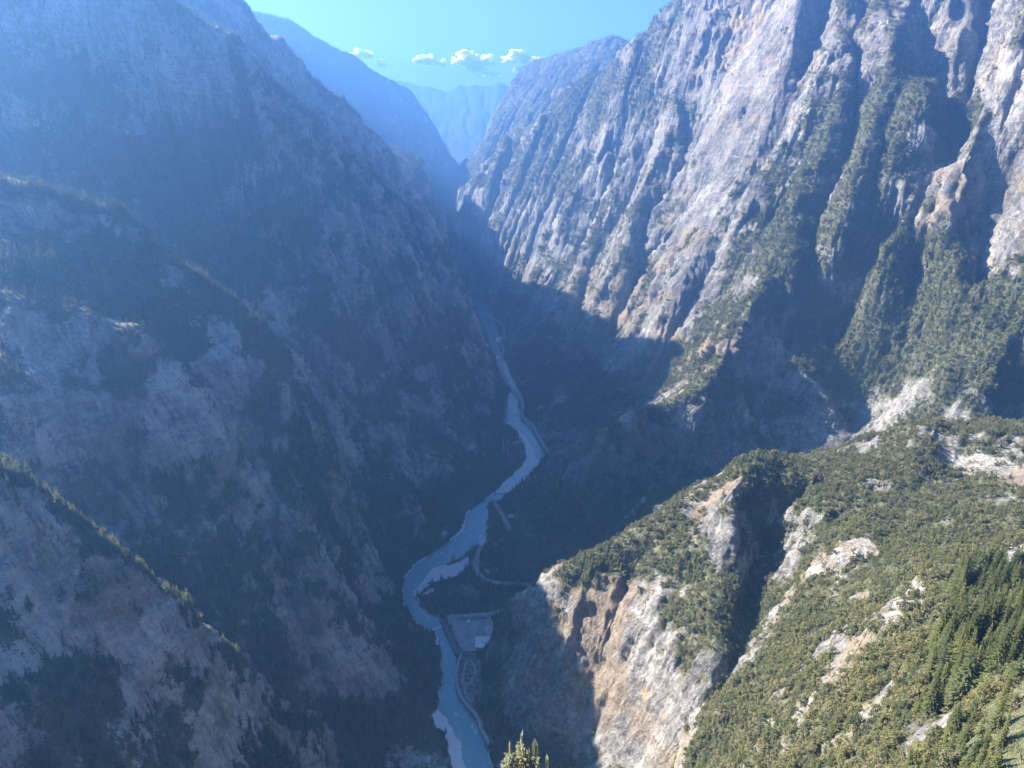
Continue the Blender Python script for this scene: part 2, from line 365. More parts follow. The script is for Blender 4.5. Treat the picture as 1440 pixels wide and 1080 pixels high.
Zf = g.erode(Zf, 24, .014, .42, keepF, 1.6, 130)
g.Z1 = Zf
log('far grid eroded')
def mesh_from(name, V, Fq, mat=None, smooth=True, attrs={}):
    me = bpy.data.meshes.new(name); nv, nf = len(V), len(Fq)
    me.vertices.add(nv); me.vertices.foreach_set('co', np.asarray(V, np.float32).ravel())
    k = Fq.shape[1]
    me.loops.add(nf * k); me.loops.foreach_set('vertex_index', Fq.astype(np.int32).ravel())
    me.polygons.add(nf); me.polygons.foreach_set('loop_start', np.arange(nf, dtype=np.int32) * k)
    me.polygons.foreach_set('loop_total', np.full(nf, k, np.int32))
    me.polygons.foreach_set('use_smooth', np.full(nf, smooth, bool))
    for an, av in attrs.items():
        if av.ndim == 2:
            a = me.attributes.new(an, 'FLOAT_COLOR', 'POINT'); a.data.foreach_set('color', np.asarray(av, np.float32).ravel())
        else:
            a = me.attributes.new(an, 'FLOAT', 'POINT'); a.data.foreach_set('value', np.asarray(av, np.float32))
    me.update(calc_edges=True)
    if mat: me.materials.append(mat)
    o = bpy.data.objects.new(name, me); C.objects.link(o); return o
# ------------------------------------------------------------------ terrain sheets: rings around the overlook, finer where nearer
da = math.radians(.062) / Q
fine = np.arange(math.radians(-38), math.radians(38), da)
def grow(a, s, end):
    out, st = [], da
    while abs(a) < end: st *= 1.06; a += s * st; out.append(a)
    return out
az = np.concatenate([grow(fine[0], -1, math.radians(72))[::-1], fine, grow(fine[-1], 1, math.radians(72))])
rr, r = [], 14.0
while r < 15500:
    rr.append(r)
    k = .0115 if r < 90 else .0055 if r < 180 else .0024 if r < 3200 else .0030 if r < 7000 else .006
    r *= 1 + k / Q
rr = np.array(rr)
nr, na = len(rr), len(az)
log('polar', nr, na, nr * na)
R_, A_ = np.meshgrid(rr, az, indexing='ij')
X = (R_ * np.sin(A_)).ravel(); Y = (R_ * np.cos(A_)).ravel()
Z = ground(X, Y).astype(np.float64)
e = np.maximum(5, R_.ravel() * .004)
nx_ = -(ground(X + e, Y) - ground(X - e, Y)) / (2 * e); ny_ = -(ground(X, Y + e) - ground(X, Y - e)) / (2 * e)
nl = np.sqrt(nx_ ** 2 + ny_ ** 2 + 1); NX, NY, NZ = nx_ / nl, ny_ / nl, 1 / nl
R1 = R_.ravel()
MID = np.where((np.abs(X) < 2560) & (Y > -270) & (Y < 5160), GN_.near(GN_.M, X, Y), GF_.near(GF_.M, X, Y))
log('sampled')
# rock relief: flutes run down the fall line (noise averaged along it), beds cross them
ZS = GN_.blur(GN_.Z1, 10); ZSF = GF_.blur(GF_.Z1, 2)
inn = (np.abs(X) < 2500) & (Y > -240) & (Y < 5100)
def gs(x, y): return np.where(inn, GN_.sample(ZS, x, y), GF_.sample(ZSF, x, y))
sx = -(gs(X + 12, Y) - gs(X - 12, Y)) / 24; sy = -(gs(X, Y + 12) - gs(X, Y - 12)) / 24
s2 = sx ** 2 + sy ** 2; sl_ = np.sqrt(s2) + 1e-6; q_ = np.sqrt(s2 + s2 * s2) + 1e-6
FX, FY, FZ = sx / q_, sy / q_, -s2 / q_          # unit fall line
lean = np.where(MID == WALL, .30, 0.0)           # slabs of the big wall dip towards the valley head
FX, FY = FX - lean * .5, FY - lean * .2
def streak(lam, length, n, off=0):
    s = 0
    for t in np.linspace(-.5, .5, n):
        L = t * length; s = s + pnoise((X + FX * L) / lam + off, (Y + FY * L) / lam, (Z + FZ * L) / lam)
    return s / math.sqrt(n) * 1.25
steep = sstep(.82, .5, NZ)
amp = np.clip((Z - 7) / 40, 0, 1) * np.clip(R1 / 1000, .16, 1.7)
s1 = streak(70, 260, 5); s2_ = streak(26, 110, 5, 3); s3 = streak(9, 40, 5, 7)
patch = .35 + .65 * np.clip(.5 + 1.3 * fbm(X / 170, Y / 170, Z / 170, 2), 0, 1)
r1 = .5 - np.abs(s1) * 1.1; r2 = .45 - np.abs(s2_) * 1.1
d3 = fbm(X / 17, Y / 17, Z / 11, 3)
d4 = ridged(X / 120, Y / 120, Z / 45, 3) - .5
k2 = np.clip((2600 / np.maximum(R1, 1)), .4, 1)
r3 = .4 - np.abs(s3) * 1.1
blk = ridged(X / 34, Y / 34, Z / 22, 4, .6) - .5
# slabs dipping to the valley: each face looks upstream and breaks off in a sharp edge downstream
cc = X * .55 - Y * .83 + Z * .25
ph1 = cc / 230 + .55 * s1 + .9 * fbm(X / 420, Y / 420, Z / 420, 2); ph2 = cc / 75 + .6 * s2_ + .8 * fbm(X / 150 + 8, Y / 150, Z / 150, 2)
def saw(p):
    f = p - np.floor(p); return np.where(f < .86, f / .86, (1 - f) / .14) - .5
isw = (MID == WALL) * np.clip(3800 / np.maximum(R1, 1) - .6, 0, 1)
m1 = np.clip(.5 + 1.6 * fbm(X / 300 + 3, Y / 300, Z / 300, 2), 0, 1); m2 = np.clip(.5 + 1.8 * fbm(X / 140 - 3, Y / 140, Z / 140, 2), 0, 1)
slab = isw * steep * (saw(ph1) * 13 * m1 + saw(ph2) * 5 * m2)
far_ = np.clip((9000 - R1) / 4000, 0, 1)
smooth_ = slabness(X, Y, Z)
rw = (1 - .6 * isw) * (1 - .8 * smooth_); w2 = 1 - .5 * (MID == WALL) * (.4 + .6 * np.clip(.5 - 1.5 * fbm(X / 260 + 60, Y / 260, Z / 260, 2), 0, 1)); k2 = k2 * w2; damp_ = slabness(X, Y, Z, DAMP); amp = amp * (1 - .45 * smooth_) * (1 - .6 * damp_)
disp = far_ * amp * (slab + rw * r1 * (5 + 7 * steep) + patch * r2 * (2.5 + 8.5 * steep) * k2 + patch * r3 * (.9 + 3.0 * steep) * k2 + d3 * (1.2 + 2.2 * steep) * k2 + d4 * 5 + blk * (2 + 5.5 * steep) * k2 * (1.35 - patch))
X2, Y2, Z2 = X + NX * disp, Y + NY * disp, Z + NZ * disp
log('displaced')
V = np.stack([X2, Y2, Z2], 1)
ii, jj = np.meshgrid(np.arange(nr - 1), np.arange(na - 1), indexing='ij')
a0 = (ii * na + jj).ravel()
quads = np.stack([a0, a0 + na, a0 + na + 1, a0 + 1], 1)
ctr = (V[quads[:, 0]] + V[quads[:, 2]]) / 2
qm = MID[quads[:, 0]]
# ------------------------------------------------------------------ river, gravel, car park and road outlines on the valley floor
def poly(pts, z): return np.array([at_z(x, y, z)[:2] for x, y in pts])
def inside(P, x, y):
    r = np.zeros(len(x), bool); n = len(P)
    for i in range(n):
        (x1, y1), (x2, y2) = P[i], P[(i + 1) % n]
        if y1 == y2: continue
        k = (y1 > y) != (y2 > y)
        r ^= k & (x < (x2 - x1) * (y - y1) / (y2 - y1) + x1)
    return r
def dist_line(Q, x, y):
    best = np.full(len(x), 1e9); zz = np.zeros(len(x))
    for a, b in zip(Q, Q[1:]):
        d = b[:2] - a[:2]; t = np.clip(((x - a[0]) * d[0] + (y - a[1]) * d[1]) / (d @ d + 1e-9), 0, 1)
        e = np.hypot(x - a[0] - t * d[0], y - a[1] - t * d[1]); k = e < best
        best = np.where(k, e, best)
        if len(a) > 2: zz = np.where(k, a[2] + t * (b[2] - a[2]), zz)
    return best, zz
RIVER = poly([(645,1300),(645,1140),(640,1080),(628,1035),(618,1000),(620,960),(622,925),(618,900),(612,887),(601,888),(588,878),(575,863),(567,840),(568,815),(583,797),(610,778),(640,757),(653,745),(657,725),(668,712),(690,700),(700,690),(712,677),(734,657),(740,645),(739,630),(728,612),(712,600),(705,593),(712,585),(713,572),(712,560),(719,548),(712,535),(700,512),(690,490),(684,470),(676,450),(668,435),(655,415),(670,410),(690,436),(695,448),(701,470),(702,490),(713,513),(723,536),(734,555),(729,572),(736,585),(749,600),(761,620),(771,637),(763,648),(753,660),(743,672),(722,687),(705,701),(695,707),(684,713),(685,735),(683,757),(670,768),(650,783),(630,793),(608,800),(590,822),(583,840),(592,855),(612,868),(624,875),(632,890),(645,910),(644,930),(641,960),(650,985),(668,1010),(681,1040),(690,1080),(697,1140),(705,1300)], 0)
GRAVELS = [poly(p, .8) for p in (
 [(665,778),(647,790),(633,794),(613,797),(603,808),(583,828),(578,838),(588,838),(597,829),(612,819),(633,815),(648,808),(656,797)],
 [(591,839),(605,828),(614,827),(610,833),(596,839)],
 [(670,763),(684,754),(686,763),(678,772),(672,772)],
 [(697,693),(708,678),(722,668),(733,657),(739,647),(737,628),(724,608),(705,591),(718,594),(740,614),(751,632),(754,646),(764,645),(755,658),(746,669),(741,675),(723,687),(711,694)],
 [(716,582),(719,572),(724,571),(728,577),(727,583)],
 [(603,1009),(617,996),(634,1018),(648,1045),(656,1080),(659,1140),(640,1140),(636,1080),(626,1035)],
 [(682,486),(686,483),(689,492),(685,491)],
 [(696,500),(704,500),(706,512),(702,514)],
 [(696,476),(705,473),(706,479),(699,482)])]
LOT = poly([(627,867),(689,865),(697,884),(692,899),(690,914),(668,915),(651,916)], 9.0)
ROADS = {}
def road_line(pts, z): 
    q = [np.r_[at_z(x, y, zz)[:2], zz] for (x, y), zz in zip(pts, z)]
    out = []
    for i in range(len(q) - 1):                       # Catmull-Rom through the points
        p0, p1, p2, p3 = q[max(i - 1, 0)], q[i], q[i + 1], q[min(i + 2, len(q) - 1)]
        for t in np.linspace(0, 1, 8, endpoint=False):
            out.append(.5 * (2 * p1 + (p2 - p0) * t + (2 * p0 - 5 * p1 + 4 * p2 - p3) * t * t + (3 * p1 - p0 - 3 * p2 + p3) * t ** 3))
    out.append(q[-1]); return np.array(out)
ROADS['upper'] = road_line([(680,440),(692,447),(703,454),(708,462),(709,474),(704,482),(708,492),(703,505),(700,512),(708,530),(716,542),(726,551),(733,560),(735,574),(733,582),(740,590),(750,600),(757,613),(764,625),(772,639)], [9,9,9,9,9,9,8,8,8,8,8,8,8,8,8,8,8,8,8,8])
ROADS['lower'] = road_line([(693,705),(700,714),(706,724),(712,735),(716,745)], [9,10,11,12,12])
ROADS['bend'] = road_line([(676,768),(672,780),(668,793),(671,804),(680,813),(692,818),(710,820),(730,821),(750,824)], [10,10,11,12,13,14,14,14,14])
ROADS['approach'] = road_line([(632,867),(660,865.5),(685,864),(700,860),(712,856)], [9,9,9,9.5,10])
PATHS = [road_line([(650,916),(645,930),(642,945),(643,962),(649,980),(660,995),(671,1008),(677,1025),(688,1045)], [7]*9),
 road_line([(662,929),(655,933),(652,945),(650.5,959),(655,962),(662,961),(664,954),(669,946),(666,935),(662,929)], [6.5]*10),
 road_line([(655,962),(654,973),(657,982),(662,985),(668,983)], [6.5]*5)]
k = (R1 > 600) & (R1 < 3600) & (np.abs(X2) < 700) & (Z2 < 160)
ki = np.nonzero(k)[0]; x, y, z = X2[ki], Y2[ki], Z2[ki].copy()
ON = np.zeros(len(X2), np.int8)      # 1 river bed, 2 gravel, 3 car park, 4 road, 5 path side
on = np.zeros(len(ki), np.int8)
wob = 3.0 * pnoise(x / 14, y / 14, 0 * x) + 1.5 * pnoise(x / 5, y / 5, 0 * x + 3)
z = np.maximum(z, 1.8)
for nm_, L in ROADS.items():
    d, rz = dist_line(L, x, y); t = sstep(17, 6, d); kk = t > 0
    z[kk] = (z + (rz - .35 - z) * t)[kk]; on[d < 6] = 4
for L in PATHS:
    d, rz = dist_line(L, x, y); t = sstep(12, 4, d); kk = t > 0
    z[kk] = (z + (rz - .3 - z) * t)[kk]; on[d < 5] = 5
lawn = inside(poly([(650,916),(668,915),(676,930),(678,965),(676,985),(660,992),(648,975),(643,945)], 6), x, y)
z[lawn] = 6.2; on[lawn] = 5
kk = inside(LOT, x, y); z[kk] = 8.65; on[kk] = 3
bank = dist_line(np.vstack([RIVER, RIVER[:1]]), x + wob, y + wob)[0] < np.where(y < 1500, 2.8, .5) + 5 * pnoise(x / 40, y / 40, 0 * x + 5)
kk = bank & (on == 0); z[kk] = np.minimum(z[kk], 1.7); on[kk] = 2
riv = inside(RIVER, x + wob, y + wob); z[riv] = np.minimum(z[riv], -2.5); on[riv] = 1
for P in GRAVELS:
    kk = inside(P, x + wob, y + wob * .8); z[kk] = .9 + .5 * pnoise(x[kk] / 9, y[kk] / 9, 0 * x[kk]) ; on[kk] = 2
Z2[ki] = z; V[:, 2] = Z2; ON[ki] = on
log('floor shaped')
# ------------------------------------------------------------------ what grows where
dP = np.stack([X2, Y2, Z2], 1).astype(np.float32)
_wx = (X2 / 45, Y2 / 45, Z2 / 30)
WRP = np.stack([fbm(_wx[0] + o_, _wx[1], _wx[2], 3) for o_ in (0, 33, 71)], 1).astype(np.float32)
GUL = np.clip(-(disp / (amp + .05)) / 9, -1, 1)      # hollows hold soil and shrubs
def spots(lst):
    s = np.zeros(len(X2), np.float32)
    for px, py, rad, v in lst:
        h = hit(px, py)
        if h is None: continue
        rm = rad * np.linalg.norm(h - EYE) / F
        kk = np.nonzero((np.abs(X2 - h[0]) < 1.6 * rm) & (np.abs(Y2 - h[1]) < 1.6 * rm) & (np.abs(Z2 - h[2]) < 1.6 * rm))[0]
        d = np.linalg.norm(dP[kk] - h.astype(np.float32) + WRP[kk] * np.float32(rm * .75), axis=1) / rm
        s[kk] += v * np.clip(1.35 - d, 0, 1)
    return s
nb = fbm(X2 / 190, Y2 / 190, Z2 / 150, 4); ns = fbm(X2 / 55, Y2 / 55, Z2 / 38, 3); nf = pnoise(X2 / 12, Y2 / 12, Z2 / 9)
left = np.isin(MID, [LEFT0, LEFT1, LEFT2, LEFT3, LEFT4, SHELF])
slope = np.hypot(sx, sy); fslope = 1 - NZ
veg = .60 + nb * 1.1 + ns * 1.15 + nf * .35 - 1.7 * np.maximum(0, fslope - .38) + GUL * .30
veg += np.where(left, .16, 0) + np.where(MID == LEFT2, .26, 0) + np.where(MID == SPUR, .30, 0) - np.where(MID == LEFT0, .20, 0) + np.where((MID == LEFT1) & (Z2 < 330), .12, 0) + np.where(MID == NEAR, .3, 0) + np.where(MID == FLOOR, .4, 0) + np.where(MID == WALL, .10, 0) + np.where(np.isin(MID, [PEAK, LEFT4, SHELF, FAR]), .5, 0)  # scrub cover added to the peak stands in for shade on its face
veg += spots([ # bare slabs and cliffs (-), woods (+)
 (1060,60,90,-.9),(1030,180,90,-.9),(990,290,80,-.8),(960,380,70,-.6),(910,470,60,-.5),(1080,20,60,-.6),(1130,60,40,-1),(930,60,50,.3),
 (1340,40,50,-.9),(1400,40,40,-.7),(1440,110,40,-.9),(1390,250,45,-.8),(1400,340,45,-.6),(1250,590,50,-.7),(1140,590,60,-.7),(1080,480,50,-.2),
 (1240,150,80,.8),(1310,140,60,.8),(1140,270,70,.8),(1095,330,60,.6),(1240,420,90,.7),(1380,450,80,.9),(1420,520,60,.9),(1120,420,50,.5),(1050,440,40,.3),(1240,500,60,.5),(1200,270,40,-.3),(1290,280,60,-.1),
 (820,120,40,1.2),(860,130,50,1.0),(780,170,40,.6),(740,230,40,.5),(830,200,50,.5),(900,120,40,.6),(1250,330,70,.4),(1180,180,40,.5),(1300,400,60,.6),(930,60,50,.4),(920,240,40,.4),(880,380,40,.3),(780,200,50,.2),(700,290,40,-.1),(660,300,20,-.5),
 (870,900,70,-1.1),(900,1000,80,-1.1),(930,860,50,-.7),(850,830,30,-.6),(980,760,25,-.5),(960,1040,40,-.9),(1010,700,24,-1.1),(1034,680,18,-1.2),(1020,745,18,-.8),(980,720,14,-.5),
 (1210,770,20,-1.2),(1185,790,14,-.8),(1260,870,16,-1.2),(1290,850,18,-1.1),(1230,690,22,-.8),(1180,905,9,-1.1),(1215,840,11,-.9),(1240,940,13,-.9),(1440,690,22,-.8),(1400,1040,80,.8),(1330,1050,60,.6),(1440,960,60,.7),(1180,1000,60,.4),(1250,1030,50,.3),(1090,1050,40,.3),(1040,640,12,-.4),
 (870,730,40,.8),(930,705,30,.8),(830,790,30,.9),(1100,740,40,.6),(1060,860,40,.5),(1150,900,60,.4),(1300,700,80,.3),(1350,980,60,.4),
 (750,950,60,-.5),(800,870,40,-.4),
 (425,520,32,-.9),(400,470,26,-.7),(345,525,22,-.6),(235,540,22,-.8),(215,495,18,-.6),(270,460,18,-.4),(90,575,30,-.7),(60,510,30,-.6),(265,620,28,-.6),(320,560,24,-.5),(105,320,20,-.9),(75,300,14,-.5),(55,465,20,-.5),
 (480,400,40,-.6),(400,440,24,-.5),(445,260,26,-.5),(560,440,24,-.6),(545,480,20,-.6),(580,580,26,-.8),(560,500,20,-.6),(600,330,16,-.4),(620,600,40,-.4),(590,660,40,-.5),(520,640,40,-.4),(470,610,24,-.5),
 (280,80,40,-.6),(130,60,40,-.6),(200,180,20,-.4),(230,130,16,-.4),(60,40,40,-.5),(300,90,20,-.5),(330,700,40,-.5),(360,680,16,-.9),(400,740,40,-.6),(440,830,50,-.5),(480,930,40,-.5),(130,560,22,-.4),
 (85,780,30,-.8),(30,760,30,-.4),(135,800,14,-.9),(165,842,12,-.9),(70,890,30,-.7),(230,870,50,-.8),(290,890,22,-.6),(180,900,26,-.5),(300,1040,34,-.9),(350,985,26,-.8),(400,1020,32,-.8),(460,1060,26,-.6),(170,1040,30,-.5),(20,930,26,-.3),
 (60,305,26,-.6),(150,335,26,-.5),(240,400,26,-.6),(320,470,28,-.6),(300,520,26,-.5),(410,540,26,-.6),(10,350,36,.7),(12,520,30,.7),(40,385,30,.5),(200,790,26,.2),(100,980,40,.4),(250,960,40,.5),(60,830,24,.4),(400,940,40,.5),(450,985,40,.6),(500,1030,40,.6),(360,900,30,.5),(90,170,110,.45),(230,90,50,.2),(30,60,60,.3),(1190,470,70,.5),(1220,540,50,.4),(300,220,110,.4),(420,260,60,.3),(200,330,60,.3),(300,400,60,.4),(120,390,50,.3),(420,330,70,.4),(400,640,40,.5),(570,900,50,.4),(250,250,80,.4),  # woods added at the left edge darken its sunlit bumps
])
dry = .18 + fbm(X2 / 130 + 50, Y2 / 130, Z2 / 100, 3) * .9 + ns * .4 + np.where(left, -.06, .05) + np.where(np.isin(MID, [LEFT0, LEFT1]), .04, 0) - np.where(MID == LEFT2, .12, 0) - np.where(MID == WALL, .10, 0)
dry += spots([(900,420,60,.6),(830,410,50,.7),(930,500,50,.5),(790,400,30,.5),(860,880,60,.5),(850,960,40,.5),(970,930,50,.4),(1010,980,30,.5),(1180,830,16,.6),(1220,840,20,.6),(1290,300,60,.1),(1000,500,50,.4),(1400,90,26,.5),(100,320,24,.9),(870,820,30,.5),(910,770,30,.4),(1440,690,30,.6)])
tone = .5 + fbm(X2 / 90 - 30, Y2 / 90, Z2 / 200, 3) * .7
tone += np.where(left, .22 * s3 + .20 * s2_ + .25 * ns, .08 * s3)  # left side: streaky tone contrast painted in for missing self-shading
tone += spots([(1060,120,120,-.05),(1000,300,90,-.05),(1440,100,40,.5),(425,520,32,.3),(360,680,18,.7),(235,540,18,.5),(1210,770,24,.3),(900,960,70,.15),(1260,590,40,.3)]) + np.where(left, .32, 0) - np.where(MID == WALL, .07, 0) + np.where(MID == LEFT0, .14, 0)
ochre = np.clip(fbm(X2 / 60 + 90, Y2 / 60, Z2 / 110, 3) * 1.6 - .55, 0, 1)
ochre = ochre + spots([(1050,40,40,.7),(1035,80,30,.6),(1075,410,22,.9),(1030,400,18,.6),(950,1060,26,1.0),(905,975,12,.9),(1245,935,14,1.1),(1225,920,10,.8),(1290,890,10,.6),(930,920,20,.4),(1100,60,20,.4),(785,415,12,.6),(85,780,18,.4),(135,800,10,.7),(165,842,9,.8),(290,1035,18,.7),(350,1055,14,.6),(1255,178,8,.7),(900,200,20,.3)]) * np.clip(.6 + ns * 1.6, 0, 1.2)
veg = np.where(np.isin(ON, [1, 2, 3, 4]), -1, np.where(ON == 5, -.2, veg))
log('cover')
# ------------------------------------------------------------------ materials
class Nodes:
    def __init__(s, name):
        s.m = bpy.data.materials.new(name); s.m.use_nodes = True; s.t = s.m.node_tree; s.b = s.t.nodes['Principled BSDF']; s.o = s.t.nodes['Material Output']
        s.co = None
    def n(s, kind, **kw):
        x = s.t.nodes.new(kind)
        for k, v in kw.items(): setattr(x, k, v)
        return x
    def l(s, a, b): s.t.links.new(a, b)
    def put(s, sock, v):
        if hasattr(v, 'is_linked'): s.l(v, sock)
        elif isinstance(v, (tuple, list)): sock.default_value = (*v, 1) if len(v) == 3 and sock.type == 'RGBA' else v
        else: sock.default_value = v
    def pos(s, sc=(1, 1, 1), rot=(0, 0, 0)):
        if s.co is None: s.co = s.n('ShaderNodeTexCoord')
        m = s.n('ShaderNodeMapping'); s.l(s.co.outputs['Object'], m.inputs[0]); m.inputs['Scale'].default_value = sc; m.inputs['Rotation'].default_value = rot
        return m.outputs[0]
    def noise(s, scale, detail=5, rough=.55, vec=None, dist=0):
        x = s.n('ShaderNodeTexNoise'); x.inputs['Scale'].default_value = scale; x.inputs['Detail'].default_value = detail; x.inputs['Roughness'].default_value = rough; x.inputs['Distortion'].default_value = dist
        s.l(vec if vec is not None else s.pos(), x.inputs['Vector']); return x.outputs['Fac']
    def attr(s, name, col=False):
        x = s.n('ShaderNodeAttribute', attribute_name=name); return x.outputs['Color' if col else 'Fac']
    def math(s, op, a, b=0.0, clamp=False):
        x = s.n('ShaderNodeMath', operation=op, use_clamp=clamp); s.put(x.inputs[0], a); s.put(x.inputs[1], b); return x.outputs[0]
    def step(s, v, a, b):
        x = s.n('ShaderNodeMapRange', interpolation_type='SMOOTHSTEP'); s.put(x.inputs[0], v); x.inputs[1].default_value = a; x.inputs[2].default_value = b; return x.outputs[0]
    def mix(s, f, a, b, mode='MIX'):
        x = s.n('ShaderNodeMix', data_type='RGBA', blend_type=mode); s.put(x.inputs[0], f); s.put(x.inputs[6], a); s.put(x.inputs[7], b); return x.outputs[2]
    def ramp(s, v, stops):
        x = s.n('ShaderNodeValToRGB'); cr = x.color_ramp
        while len(cr.elements) < len(stops): cr.elements.new(.5)
        for e, (p, c) in zip(cr.elements, stops): e.position = p; e.color = (*c, 1)
        s.put(x.inputs[0], v); return x.outputs[0]
    def bump(s, h, dist, strength=1, prev=None):
        x = s.n('ShaderNodeBump'); x.inputs['Distance'].default_value = dist; x.inputs['Strength'].default_value = strength; s.l(h, x.inputs['Height'])
        if prev is not None: s.l(prev, x.inputs['Normal'])
        return x.outputs[0]
    def done(s, col, rough=1.0, normal=None, spec=.2):
        s.put(s.b.inputs['Base Color'], col); s.put(s.b.inputs['Roughness'], rough); s.b.inputs['Specular IOR Level'].default_value = spec
        if normal is not None: s.l(normal, s.b.inputs['Normal'])
        return s.m
def mat_land(name, fall):
    s = Nodes(name)
    nA = s.noise(.05, 8, .62); nB = s.noise(.25, 6, .6); nC = s.noise(.9, 4, .6)
    eu = Vector(fall).normalized().rotation_difference(Vector((0, 0, 1))).to_euler()
    def along(sx, sz):                                                    # object coordinates stretched down the fall line
        m = s.n('ShaderNodeMapping'); s.l(s.pos((1, 1, 1), eu), m.inputs[0]); m.inputs['Scale'].default_value = (sx, sx, sz); return m.outputs[0]
    st = s.noise(.11, 7, .65, along(1, .2), .4)                           # streaks of run-off and flutes
    c1 = s.noise(.045, 4, .6, along(1, .13), .5); c2 = s.noise(.12, 4, .6, along(1, .22), .8)
    def crack(v, w): return s.math('SUBTRACT', 1.0, s.step(s.math('ABSOLUTE', s.math('SUBTRACT', v, .5)), 0.0, w))
    ck = s.math('MAXIMUM', s.math('MULTIPLY', crack(c1, .022), s.step(nA, .42, .6)), s.math('MULTIPLY', crack(c2, .03), s.step(nB, .45, .65)))
    bd = s.noise(.07, 6, .6, s.pos((.35, .35, 2.2), (.25, -.15, 0)), .6)  # beds
    t = s.math('ADD', s.math('MULTIPLY', s.attr('tone'), .55), s.math('ADD', s.math('MULTIPLY', st, .9), s.math('ADD', s.math('MULTIPLY', nB, .75), s.math('ADD', s.math('MULTIPLY', bd, .55), -.88))))
    rock = s.ramp(t, [(.14, (.042, .040, .040)), (.36, (.125, .118, .110)), (.54, (.225, .212, .192)), (.72, (.335, .315, .28)), (.95, (.47, .44, .385))])
    rock = s.mix(s.math('MULTIPLY', s.step(s.math('ADD', s.attr('ochre'), s.math('MULTIPLY', s.math('SUBTRACT', st, .5), 1.6)), .30, .80), .8), rock, s.mix(nB, (.34, .22, .10), (.52, .40, .22)))
    rock = s.mix(s.math('MULTIPLY', s.step(nA, .54, .68), .28), rock, (.225, .19, .168))         # iron-pink weathering
    rock = s.mix(s.math('MULTIPLY', ck, .75), rock, (.035, .036, .038))                          # open joints
    dryc = s.mix(s.step(nB, .35, .7), (.185, .138, .095), (.29, .24, .175))
    d = s.step(s.math('ADD', s.attr('dry'), s.math('MULTIPLY', s.math('SUBTRACT', nA, .5), 1.5)), .18, .55)
    ground = s.mix(s.math('MULTIPLY', d, .85), rock, dryc)
    scrub = s.mix(s.step(nC, .38, .62), s.mix(nB, (.030, .042, .020), (.065, .075, .034)), (.125, .122, .060))
    v = s.step(s.math('ADD', s.attr('veg'), s.math('ADD', s.math('MULTIPLY', s.math('SUBTRACT', nB, .5), 1.5), s.math('MULTIPLY', s.math('SUBTRACT', nC, .5), 1.1))), .42, .54)
    col = s.mix(s.math('MULTIPLY', v, .93), ground, scrub)
    hgt = s.math('ADD', s.math('SUBTRACT', s.math('MULTIPLY', st, 1.2), s.math('MULTIPLY', ck, .5)), s.math('ADD', s.math('MULTIPLY', nB, .8), s.math('MULTIPLY', nC, .35)))
    return s.done(col, 1, s.bump(hgt, 4.2, 1.0), .1)
def mat_gravel():
    s = Nodes('river_gravel'); n1 = s.noise(.15, 6, .6); n2 = s.noise(1.5, 3)
    return s.done(s.mix(n2, s.mix(n1, (.42, .42, .42), (.60, .60, .59)), (.50, .50, .50)), 1, s.bump(n2, .4))
def mat_simple(name, c1, c2, scale, rough=.9, dist=.1, spec=.2, metal=0):
    s = Nodes(name); n1 = s.noise(scale, 6, .6); s.b.inputs['Metallic'].default_value = metal
    return s.done(s.mix(s.step(n1, .3, .7), c1, c2), rough, s.bump(s.noise(scale * 4, 3), dist, .4), spec)
def mat_water():
    s = Nodes('glacial_river_water'); n1 = s.noise(.02, 5, .6); n2 = s.noise(.18, 5, .6, s.pos((1, .45, 1)))
    n3 = s.noise(.6, 4)
    foam = s.math('MULTIPLY', s.step(s.noise(.09, 7, .7, s.pos((1, .4, 1)), 1.0), .56, .70), .55)
    col = s.mix(foam, s.mix(n1, (.075, .175, .19), (.15, .27, .285)), (.62, .68, .70))
    return s.done(col, s.math('ADD', .12, s.math('MULTIPLY', foam, .6)), s.bump(s.math('ADD', n2, n3), .35, .5), .5)
M_LAND = mat_land('mountain_rock_and_scrub', (-.55, .3, .8)); M_WALL = mat_land('slabby_grey_limestone', (.46, .30, .84)); M_SPUR = mat_land('spur_rock_and_scrub', (.3, -.1, .95)); M_GRAVEL = mat_gravel(); M_WATER = mat_water()
# ------------------------------------------------------------------ terrain objects
NAMES = {LEFT0: ('mountainside', 'near shaded mountainside with pale rock patches and sunlit trees on its crest, lower left corner'),
 LEFT1: ('mountainside', 'shaded mountainside with a pale rock brow rising behind the lower left spur'),
 LEFT2: ('mountain', 'great blue shaded mountain whose crest falls from the top left down to the river'),
 LEFT3: ('mountain', 'hazy blue ridge showing just behind the crest of the great shaded mountain'),
 LEFT4: ('mountain', 'smooth pale blue far mountain left of the gap under the clouds'),
 SPUR: ('mountainside', 'sunlit wooded spur with a bare cliff edge filling the lower right corner'),
 WALL: ('mountain', 'huge sunlit grey rock wall with fluted buttresses filling the upper right'),
 PEAK: ('mountain', 'blue grey double-topped peak behind the end of the rock wall, right of the gap'),
 FAR: ('mountain', 'faint blue jagged range with specks of snow closing the far end of the gorge'),
 FLOOR: ('valley_floor', 'dark shaded floor of the gorge beside the river'),
 SHELF: ('hill', 'low hazy spur with a sunlit green shelf deep in the gorge'),
 NEAR: ('hillside', 'steep ground under the overlook below the photograph')}
qo = ON[quads]
q_gravel = (qo == 2).sum(1) >= 3
FIT = {}
def land_obj(name, q, mat, attrs):
    u, inv = np.unique(q, return_inverse=True)
    o = mesh_from(name, V[u], inv.reshape(-1, 4), mat, True, {k: v[u] for k, v in attrs.items()})
    o['kind'] = 'structure'; return o
ATT = {'veg': veg, 'dry': dry, 'tone': tone, 'ochre': ochre}
